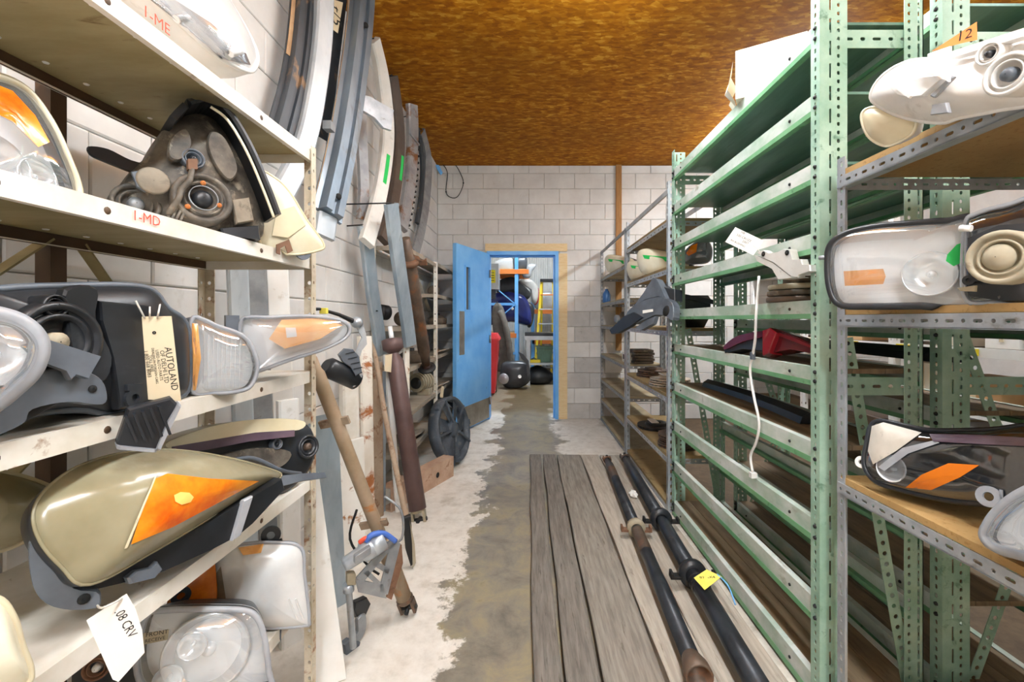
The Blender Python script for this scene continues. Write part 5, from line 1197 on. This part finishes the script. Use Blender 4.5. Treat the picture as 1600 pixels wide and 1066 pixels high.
moulding('pale sill moulding on the rack behind the grey shelving, upper level', 1.9, .3, 1.35, 1.355, 'pale_plastic', .06, .06, .02)
# grey shelving: lamps with green marks
def small_lamp(lab, x, y, z, s, mat, mark=True, yaw=0.0):
    t = thing('headlight', lab, 'headlight', V(x, y, z), 'headlights on the far grey shelving')
    u = V(math.sin(yaw), math.cos(yaw), 0); n = V(-u.y, u.x, 0) * (1 if u.y > 0 else -1); n = V(-abs(n.x) if abs(n.x) > .1 else n.x, n.y, 0)
    out = [(-.24, .0), (-.26, .06), (-.2, .11), (-.05, .15), (.12, .19), (.2, .18), (.22, .12), (.18, .03), (.1, 0)]
    P = catmull([V(x, y, z) + u * a * s + V(0, 0, 1) * b * s for a, b in out], 4, True); c = sum(P, V(0, 0, 0)) / len(P)
    rg = lambda k, h: [c + (p - c) * k + n * h for p in P]
    MB().rings([rg(1, 0), rg(1.03, -.02), rg(.9, -.09), rg(.6, -.12)], False, True, True).build('housing', 'black_plastic', t)
    MB().rings([rg(1, 0), rg(.85, .018), rg(.5, .03), rg(.05, .033)], False, True, True).build('lens', mat, t)
    if mark:
        g = [c + (p - c) * .0 + u * a * s + V(0, 0, b * s) + n * (.033 - .01 * abs(a) * 4) for p, (a, b) in zip([c] * 4, ((-.13, -.03), (.1, .02), (.12, .05), (-.12, .005)))]
        MB().prism(g, n * .003).build('paint_mark', 'green_paint', t)
    return t
small_lamp('yellowish headlight with green paint streak on the upper board near the green rack', 1.02, 3.46, 1.668, 1.1, 'lens_cream', True, -.5)
small_lamp('second headlight with green paint streak on the same upper board', 1.03, 3.98, 1.668, .95, 'lens_cream', True, -.5)
small_lamp('pale headlight with green streak on the narrow grey shelving', 1.02, 5.0, 1.848, 1.1, 'lens_cream', True, -.5)
q = Pln(1066, 3.2, 1115, 3.1, 0, cy=395)
t, D = lamp('small black and orange lamp at the green rack end of the upper board', q, [(1070, 410), (1072, 392), (1086, 380), (1104, 376), (1112, 390), (1108, 408), (1090, 412)], .02, 'lens_smoke', 'black_plastic', .08, .006, 'grey_rim', inner='chrome_dull', inoff=.02)
D.patch([(1072, 396), (1080, 384), (1090, 380), (1088, 394), (1076, 400)], .003).build('turn_signal', 'amber', t)
# large grey plastic duct hanging off the grey shelving
q = Pln(950, 3.7, 1056, 2.78, 8, cy=480)
t = thing('air_intake_duct', 'large grey plastic air duct sticking out of the grey shelving', 'duct', q.at(1020, 515))
slab(q, [(978, 492), (990, 478), (1010, 468), (1030, 464), (1047, 470), (1052, 482), (1050, 500), (1040, 494), (1024, 492), (1006, 500), (988, 506)], .05, .05, True, 3).build('duct_body', 'grey_plastic', t)
slab(q, [(990, 478), (1005, 458), (1020, 434), (1026, 436), (1034, 452), (1040, 466), (1028, 463), (1008, 468)], .03, .05).build('funnel', 'grey_plastic', t)
slab(q, [(1024, 438), (1034, 454), (1042, 468), (1054, 470), (1054, 452), (1040, 450)], .0, .06).build('funnel_mouth', 'black_plastic', t)
slab(q, [(952, 516), (975, 494), (990, 488), (1004, 496), (984, 510), (966, 520), (955, 522)], .06, .03).build('arm', 'black_plastic', t)
slab(q, [(992, 512), (1010, 500), (1024, 494), (1020, 506), (1002, 516)], .065, .03).build('lower_tube', 'grey_plastic', t)
slab(q, [(1004, 485), (1020, 483), (1020, 487), (1004, 490)], .053, .002).build('sticker', 'card_white', t)
MB().lathe([(.035, 0), (.03, .006), (.001, .006)], q.at(1041, 486, .05), q.n, 14).build('port', 'dark_hole', t)
t = thing('battery_tray', 'black plastic box beyond the grey duct behind the green post', 'box', V(1.2, 3.25, AZ[2] + .02))
MB().rings([[V(1.2 + a * .09 * k, 3.25 + b * .12 * k, AZ[2] + .02 + z) for a, b in ((-1, -1), (1, -1), (1, 1), (-1, 1))] for k, z in ((.7, 0), (1, .08), (1.05, .2), (.9, .23))], True, True).build('tray', 'black_plastic', t)
MB().bar((1.1, 3.1, AZ[2] + .24), (1.3, 3.1, AZ[2] + .2), .02, .03).build('handle', 'black_plastic', t)
# brake discs
def discs(lab, x, y, z, r, n, mat, tilt=0.0, card=False):
    t = thing('brake_disc', lab, 'brake disc', V(x, y, z), 'brake discs on the grey shelving')
    for k in range(n):
        o = V(x + .008 * (k % 2), y - .006 * k, z + .001 + k * .034); ax = V(tilt, 0, 1)
        d = MB().lathe([(r * .5, 0), (r, 0), (r, .009), (r * .5, .009)], o, ax, 30, sm=False).lathe([(r * .5, .016), (r, .016), (r, .026), (r * .62, .026), (r * .58, .032), (r * .55, .045), (r * .25, .045), (r * .25, .016)], o, ax, 30, sm=False)
        d = d.build('disc', mat, t)
        vn = MB()
        for j in range(24):
            a = 2 * math.pi * j / 24; e = V(math.cos(a), math.sin(a), 0); vn.obox(o + e * r * .93 + V(0, 0, .0125), e * r * .05, V(-e.y, e.x, 0) * .004, V(0, 0, .004))
        tag(vn.build('cooling_vanes', 'dark_iron', d), kind='stuff')
    if card: MB().obox(V(x - .03, y, z + n * .034 + .022), V(.03, 0, 0), V(0, .07, 0), V(0, 0, .004)).build('card', 'card_white', t)
    return t
paint('disc_pale', '#b9ab98', '#cbbfae', 8, .5, .3, wear='#8a6a50', wmin=.6, wmax=.72)
discs('pair of pale vented brake discs with white card on the grey shelving', 1.09, 3.42, AZ[3] + .02, .15, 2, 'disc_pale', 0, True)
discs('rusty brown brake disc pile behind the pale pair', 1.12, 3.98, AZ[3] + .02, .14, 2, 'rust_tube')
discs('rusty flat disc lying past the green post', 1.20, 3.12, AZ[3] + .02, .1, 1, 'rust')
discs('big dark brake disc with a paper strip on the lower board', 1.1, 3.78, AZ[4] + .02, .16, 1, 'dark_iron', 0, True)
discs('stack of three rusty vented discs at the front of the lower board', 1.09, 3.22, AZ[4] + .02, .14, 3, 'rust_tube')
for i, (x, y, z, w, lab) in enumerate(((1.12, 3.55, AZ[2] + .02, .0, None), (1.08, 4.55, BZ[3] + .015, .09, 'small brown carton of brake pads on the narrow grey shelving'), (1.14, 4.62, BZ[2] + .015, 0, None))):
    if not lab: continue
    t = thing('brake_pad_box', lab, 'box', V(x, y, z))
    MB().box(x - w, x + w, y - .1, y + .1, z, z + .1).build('carton', 'carton', t); MB().box(x - w - .001, x - w + .001, y - .06, y + .06, z + .03, z + .08).build('print', 'brown_steel', t)
t = thing('brake_pad_stack', 'pile of dark brake pads on the grey shelving beside the carton', 'brake pads', V(1.12, 4.05, AZ[3] + .30))
t.location = V(1.14, 4.48, BZ[3] + .015); OFF[t.name] = t.location.copy()
for k in range(5): MB().bbox(V(1.14 + .01 * (k % 2), 4.46 + .0 * k, BZ[3] + .03 + k * .028), V(.1, 0, 0), V(0, .12, 0), V(0, 0, .012)).build('brake_pad', 'greasy', t)
# blue bottle and a small reel
x, y, z = 1.0, 5.62, BZ[1] + .015
t = thing('spray_bottle', 'small blue plastic bottle on the narrow grey shelving', 'bottle', V(x, y, z))
plain('blue_plastic', '#3f6ea8', .3)
MB().lathe([(.001, 0), (.045, 0), (.05, .01), (.05, .11), (.03, .15), (.02, .16), (.02, .18), (.001, .18)], V(x, y, z), (0, 0, 1), 18).build('bottle', 'blue_plastic', t); MB().lathe([(.022, .178), (.022, .205), (.001, .205)], V(x, y, z), (0, 0, 1), 14).build('cap', 'white_enamel', t)
x, y, z = 1.04, 4.72, BZ[2] + .016
t = thing('alternator', 'small dark alternator on the narrow grey shelving', 'alternator', V(x, y, z))
MB().lathe([(.001, 0), (.06, 0), (.075, .015), (.075, .09), (.055, .11), (.03, .12), (.03, .14), (.001, .14)], V(x + .05, y, z + .076), (-1, -.3, 0), 20).build('case', 'greasy', t); MB().lathe([(.001, .17), (.04, .17), (.042, .155), (.03, .15), (.042, .145), (.04, .14), (.001, .14)], V(x + .05, y, z + .076), (-1, -.3, 0), 18).build('pulley', 'galv_dull', t)
# boxes and loose stock on the far white rack
spots = [(1.55, .72, .3, .24, .22, 'carton', 'cream box'), (2.0, .72, .26, .2, .16, 'white_enamel', 'white box'), (2.75, .72, .36, .3, .2, 'kraft', 'brown box'), (3.2, .72, .2, .2, .26, 'carton', 'cream box'), (3.95, .72, .4, .3, .2, 'white_enamel', 'white box'),
         (1.45, 1.12, .25, .2, .13, 'carton', 'cream box'), (1.95, 1.12, .3, .26, .2, 'kraft', 'brown box'), (2.65, 1.12, .2, .2, .12, 'white_enamel', 'white box'), (3.0, 1.12, .22, .2, .12, 'carton', 'cream box'), (3.9, 1.12, .34, .24, .18, 'kraft', 'brown box'),
         (1.5, 1.5, .4, .3, .24, 'white_enamel', 'white box'), (2.15, 1.5, .2, .2, .14, 'kraft', 'brown box'), (2.9, 1.5, .4, .3, .26, 'carton', 'cream box'), (1.6, .35, .4, .3, .22, 'carton', 'cream box'), (2.9, .35, .4, .34, .24, 'white_enamel', 'white box'), (4.3, 1.5, .4, .3, .2, 'carton', 'cream box')]
LV = {.72: 'second', 1.12: 'third', 1.5: 'fourth', .35: 'lowest'}; seen = {}
for y, z, w, dp, h, mat, nm in spots:
    k = (z, nm); seen[k] = seen.get(k, 0) + 1
    lab = f'{nm} on the {LV[z]} level of the far white rack' + (', nearer the camera' if seen[k] == 1 and sum(1 for s in spots if s[1] == z and s[6] == nm) > 1 else (', further away' if seen[k] > 1 else ''))
    t = thing('stock_box', lab, 'box', V(3.05, y + w / 2, z), 'boxes on the far white rack')
    MB().box(2.95, 2.95 + dp, y, y + w, z, z + h).build('carton', mat, t)
    MB().box(2.945, 2.951, y + w * .44, y + w * .56, z + h * .35, z + h + .001).box(2.95, 2.95 + dp, y + w * .44, y + w * .56, z + h - .001, z + h + .0015).build('packing_tape', 'card', t)
# ------------------------------------------------------------------ store room beyond the door
paint('navy_paint', '#16205c', '#232f78', 2, .15, bump=0); paint('silver_paint', '#a9adb2', '#c4c7ca', 3, .25, .3, bump=0); paint('charcoal_paint', '#34373c', '#474b51', 3, .25, bump=0)
paint('red_bin', '#d42a30', '#e23c40', 3, .4, bump=0); paint('coat', '#5b5752', '#757069', 7, .9, bump=.4); paint('yellow_fibre', '#e8c81c', '#f0d640', 4, .4, bump=0); paint('orange_beam', '#d0702a', '#dd8440', 3, .5)
def SR(px, py, d): return W(px, py, d)
# blue pallet-rack frame
t = thing('blue_storage_rack', 'blue pallet rack with orange beams in the store room', 'rack', SR(807, 600, 9.0) * 1.0)
y0, y1, xa, xb = 9.0, 10.1, -1.75, -.235
for x in (xa + .1, xb):
    for y in (y0, y1): MB().box(x - .035, x + .035, y - .03, y + .03, 0, 2.62).build('upright', 'blue_door', t)
    for za, zb in ((.3, 1.0), (1.0, 1.7)): MB().bar(V(x, y0, za), V(x, y1, zb), .02, .03, (1, 0, 0)).build('brace', 'blue_door', t)
for z in (1.62, .62): MB().bar((xa, y0 - .03, z), (xb, y0 - .03, z), .03, .05).build('tie_bar', 'blue_door', t)
MB().bar((xb - .02, y0 - .035, 1.62), (xb - .42, y0 - .035, 1.95), .02, .035, (0, 1, 0)).build('brace', 'blue_door', t); MB().bar((xb - .02, y0 - .035, 1.62), (xb - .42, y0 - .035, 1.28), .02, .035, (0, 1, 0)).build('brace', 'blue_door', t)
for z in (2.28, .98): 
    for y in (y0 - .02, y1): MB().bar((xa, y, z), (xb + (.25 if z > 2 else 0), y, z), .04, .09).build('beam', 'orange_beam', t)
    MB().box(xa, xb + (.2 if z > 2 else 0), y0, y1, z + .045, z + .06).build('deck', 'kraft', t)
def cover(lab, P, n, th, mat, name='bumper_cover', grp='bumper covers in the store room'):
    """a bumper skin: curved shell with a real wall thickness"""
    t = thing(name, lab, 'bumper cover', V(P[0].x, P[0].y, min(p.z for p in P)), grp)
    C = catmull(P, 5, True); c = sum(C, V(0, 0, 0)) / len(C); n = Vector(n).normalized()
    rg = lambda k, h: [c + (p - c) * k + n * h for p in C]
    MB().rings([rg(1, -th), rg(1.0, -th * .3), rg(.93, .0), rg(.7, th * .25), rg(.3, th * .35), rg(.05, th * .36)], True, True, True).build('skin', mat, t)
    return t, c, n
def coverpx(lab, pts, d, mat, th=.2, n=(.25, -1, .1)): return cover(lab, [SR(x, y, d) for x, y in pts], n, th, mat)
t, c, n = coverpx('dark navy bumper cover resting in the blue pallet rack', [(758, 470), (780, 456), (812, 458), (826, 470), (832, 495), (828, 508), (800, 502), (760, 506)], 9.5, 'navy_paint')
MB().lathe([(.03, .08), (.001, .09)], c, n, 12).build('badge', 'chrome', t)
coverpx('black wheel arch liner beside the navy bumper cover', [(824, 472), (834, 478), (834, 500), (828, 512), (822, 500), (828, 488)], 9.7, 'black_plastic', .1)
coverpx('charcoal bumper cover above the navy one', [(778, 440), (800, 432), (812, 440), (830, 458), (822, 468), (800, 456), (780, 460)], 9.9, 'charcoal_paint', .15)
coverpx('white and red bumper cover on the top right of the blue rack', [(812, 438), (828, 436), (840, 446), (842, 462), (838, 474), (832, 470), (830, 452), (820, 446)], 10.0, 'pale_plastic', .12)
coverpx('red bumper cover behind the ladder', [(830, 448), (842, 450), (842, 470), (836, 476), (832, 462)], 10.6, 'red_bin', .1)
coverpx('silver bumper cover behind the ladder', [(834, 462), (850, 455), (866, 458), (866, 480), (848, 486), (836, 478)], 11.2, 'silver_paint', .1)
coverpx('grey rolled plastic liner on the upper orange beam', [(775, 408), (800, 402), (802, 422), (790, 424), (776, 420)], 9.4, 'silver_paint', .1)
coverpx('dark barrel shaped liner on the upper orange beam', [(801, 404), (822, 400), (824, 418), (818, 424), (804, 422)], 9.4, 'charcoal_paint', .2)
coverpx('curved grey panel on the end of the upper orange beam', [(818, 420), (828, 412), (838, 414), (832, 424), (828, 434), (818, 432)], 9.6, 'silver_paint', .06)
# machine cabinet with yellow notice
t = thing('control_cabinet', 'grey control cabinet with a yellow notice high on the left', 'cabinet', SR(766, 452, 8.0))
a, b = SR(748, 452, 8.0), SR(779, 412, 8.0)
MB().box(a.x, b.x, 8.0, 8.4, a.z, b.z).build('cabinet_body', 'silver_paint', t); a, b = SR(765, 442, 7.995), SR(774, 422, 7.995)
MB().box(a.x, b.x, 7.985, 7.999, a.z, b.z).build('notice', 'yellow_label', t); MB().box(-1.8, -.6, 8.1, 8.3, SR(0, 466, 8)[2], SR(0, 452, 8)[2]).build('wall_bracket', 'black_plastic', t)
for k in range(4):
    z = SR(0, 427 + k * 4, 8)[2]; MB().box(a.x + .02, b.x - .02, 7.983, 7.986, z, z + .012).build('print_line', 'ink', t)
# hanging coat
t = thing('work_coat', 'grey work coat hanging from the blue rack', 'coat', SR(784, 575, 8.6))
R = []
for k, (py, x0, x1) in enumerate(((474, 774, 781), (480, 770, 786), (492, 768, 790), (515, 770, 795), (540, 775, 799), (560, 780, 799), (580, 776, 790))):
    m0, m1 = SR(x0, py, 8.8), SR(x1, py, 8.8); ring = []
    for j in range(20):
        a = 2 * math.pi * j / 20; ring.append((m0 + m1) / 2 + V((m1.x - m0.x) / 2 * math.cos(a), (.10 + .015 * math.sin(a * 5 + k)) * math.sin(a), 0))
    R.append(ring)
MB().rings(R, True, True, True).build('coat_body', 'coat', t)
MB().tube([SR(777, 476, 8.8), SR(777, 472, 8.85), V(SR(777, 0, 8.8).x, 8.955, 1.62)], .012, 8).build('coat_hook', 'dark_iron', t)
s0 = [SR(781, 486, 8.7), SR(790, 510, 8.65), SR(796, 545, 8.65), SR(797, 568, 8.7)]
MB().tube(catmull(s0, 4), [.055 + .012 * (k % 2) for k in range(13)], 10).build('sleeve', 'coat', t)
# red bin
t = thing('wheeled_bin', 'bright red wheeled bin just behind the open door', 'bin', SR(762, 616, 7.7))
x0, x1 = -1.2, SR(779, 0, 7.7).x
MB().rings([[V(a, b, z) for a, b in ((x0 + s, 7.5 + s), (x1 - s, 7.5 + s), (x1 - s, 8.0 - s), (x0 + s, 8.0 - s))] for s, z in ((.06, .04), (.0, .95))], True, True).build('tub', 'red_bin', t)
MB().rings([[V(a, b, z) for a, b in ((x0 - s, 7.5 - s), (x1 + s, 7.5 - s), (x1 + s, 8.0 + s), (x0 - s, 8.0 + s))] for s, z in ((.02, .95), (.02, .98), (-.03, 1.07))], True, True).build('lid', 'red_bin', t)
MB().lathe([(.001, -.03), (.07, -.03), (.07, .03), (.001, .03)], V(x1 - .08, 7.95, .07), (1, 0, 0), 14).build('wheel', 'black_plastic', t)
# charcoal bumper standing on the floor
P = [SR(x, y, 8.3) for x, y in ((786, 566), (806, 563), (824, 566), (829, 580), (828, 596), (812, 606), (792, 606), (784, 596), (782, 580))]
t, c, n = cover('charcoal bumper cover with round emblem standing on the store room floor', P, (.1, -1, .2), .22, 'charcoal_paint')
MB().lathe([(.035, .095), (.03, .105), (.02, .1), (.001, .1)], c + V(.08, 0, -.06), n, 16).build('emblem', 'chrome', t)
q = Pln(812, 8.2, 828, 8.2, 0, cy=560); slab(q, [(810, 550), (818, 554), (826, 564), (828, 585), (824, 590), (822, 568), (814, 560)], 0, .04).build('wheel_arch', 'charcoal_paint', t)
MB().lathe([(.10, 0), (.09, .03), (.001, .03)], SR(787, 592, 8.1), (-.3, -1, 0), 16).build('fog_lamp_hole', 'silver_paint', t)
# workbench
t = thing('workbench', 'low metal workbench with shelf under the ladder', 'workbench', SR(845, 602, 8.9))
xa, xb = SR(820, 0, 8.8).x, 1.1
MB().box(xa, xb, 8.75, 9.5, .98, 1.04).build('bench_top', 'black_plastic', t); MB().box(xa, xb, 8.74, 8.76, .9, .98).build('apron', 'silver_paint', t)
for x in (xa + .07, xb - .03): 
    for y in (8.78, 9.45): MB().box(x - .035, x + .035, y - .03, y + .03, 0, .95).build('leg', 'silver_paint', t)
MB().box(xa + .04, xb, 8.78, 9.45, .40, .44).build('lower_shelf', 'silver_paint', t)
o = V(.12, 8.95, .44); t = thing('tool_case', 'yellow tool case on the lower shelf of the workbench', 'case', o); MB().bbox(o + V(0, 0, .03), V(.13, 0, 0), V(0, .1, 0), V(0, 0, .03)).build('case_body', 'yellow_fibre', t); MB().tube([o + V(-.05, 0, .06), o + V(0, 0, .09), o + V(.05, 0, .06)], .01, 8).build('handle', 'black_plastic', t)
o = V(.34, 9.1, .44); t = thing('storage_tub', 'dark green tub on the lower shelf of the workbench', 'tub', o); MB().rings([[o + V(a * .16 * k, b * .14 * k, z) for a, b in ((-1, -1), (1, -1), (1, 1), (-1, 1))] for k, z in ((.85, 0), (1, .26), (1.06, .27), (1.06, .3))], True, True).build('tub_body', 'green_deck', t); MB().box(o.x - .175, o.x + .175, 8.95, 9.25, .74, .765).build('lid', 'green_deck', t)
o = V(.2, 9.05, 0); t = thing('rubbish_sack', 'black sack slumped under the workbench', 'sack', o); R = []
for k, (r, z) in enumerate(((.2, 0), (.27, .08), (.26, .2), (.18, .3), (.05, .36))): R.append([o + V(r * 1.1 * math.cos(j * .314) * (1 + .08 * math.sin(j * 3 + k)), r * math.sin(j * .314), z) for j in range(20)])
MB().rings(R, True, True, True).build('sack_body', 'black_plastic', t); MB().lathe([(.03, 0), (.05, .04), (.001, .05)], o + V(0, 0, .36), (0, 0, 1), 10).build('knot', 'black_plastic', t)
# step ladder
t = thing('step_ladder', 'yellow fibreglass step ladder standing behind the workbench', 'ladder', SR(850, 580, 10.0))
T0, T1, F0, F1 = SR(846, 440, 10.0), SR(864, 440, 10.0), SR(835, 586, 9.85), SR(872, 586, 9.85)
for a, b in ((T0, F0), (T1, F1)): MB().bar(V(a.x, 10, a.z), V(b.x, 9.8, 0), .05, .03, (0, 1, 0)).build('rail', 'yellow_fibre', t)
for a, b in ((T0, SR(846, 0, 10).x), (T1, SR(864, 0, 10).x)): MB().bar(V(a.x + .02, 10.05, a.z), V(b, 10.75, 0), .04, .025, (0, 1, 0)).build('rear_rail', 'yellow_fibre', t)
for k in range(6):
    f = .14 + k * .15; a, b = V(T0.x, 10, T0.z).lerp(V(F0.x, 9.8, 0), f), V(T1.x, 10, T1.z).lerp(V(F1.x, 9.8, 0), f)
    MB().bar(a, b, .08, .025).build('step', 'silver_paint' if k else 'orange_beam', t)
MB().bbox(V((T0.x + T1.x) / 2, 10.02, T0.z + .02), V(.16, 0, 0), V(0, .09, 0), V(0, 0, .035)).build('top_cap', 'black_plastic', t)
# orange shelf rail of the store rack seen behind the ladder
t = thing('orange_storage_rack', 'orange beamed rack behind the yellow ladder', 'rack', V(.6, 11, 0))
for z in (1.45, .7): MB().box(.1, 2.2, 11.0, 11.06, z, z + .11).build('beam', 'orange_beam', t); MB().box(.1, 2.2, 11.06, 11.7, z + .1, z + .115).build('deck', 'kraft', t)
for x in (.12, 1.3, 2.18): MB().box(x - .04, x + .04, 11.0, 11.7, 0, 2.2).build('frame', 'blue_door', t)

# ------------------------------------------------------------------ let the lamps bear on their shelves
def settle(t, x0, x1, y0, y1, tops, under):
    """vertices dipping into the shelf below (or poking into the one above) are pressed flat against it"""
    ms = []
    def walk(o):
        if o.type == 'MESH': ms.append(o)
        for c in o.children: walk(c)
    walk(t); base = OFF[t.name]
    zs = [v.co.z + base.z for o in ms for v in o.data.vertices]; mid = sum(zs) / len(zs)
    below = [z for z in tops if z < mid]; above = [z - under for z in tops if z > mid]
    if not below: return
    lo, hi = max(below), min(above) if above else 99
    for o in ms:
        if o.name.split('.')[0] in ('vent_bracket', 'lip', 'paper_tag', 'lettering', 'string', 'eyelet', 'masking_tape') or (o.parent and o.parent.name.startswith('vent_bracket')): continue
        for v in o.data.vertices:
            p = v.co + base
            if x0 < p.x < x1 and y0 < p.y < y1:
                if lo - .2 < p.z < lo + .0008: v.co.z = lo + .0008 - base.z
                elif p.z > hi - .001 and p.z < hi + .2: v.co.z = hi - .001 - base.z
for o in [o for o in bpy.data.objects if o.parent is None and o.get('category') in ('headlight', 'lamp')]:
    if o.location.x < 0: settle(o, XC1, XC0 + .002, YC0, YC1, CZ, .038)
    elif o.location.y < 1.4: settle(o, XN0 - .004, XN1, YN0, YN1, [z + .019 for z in NZ], .058)
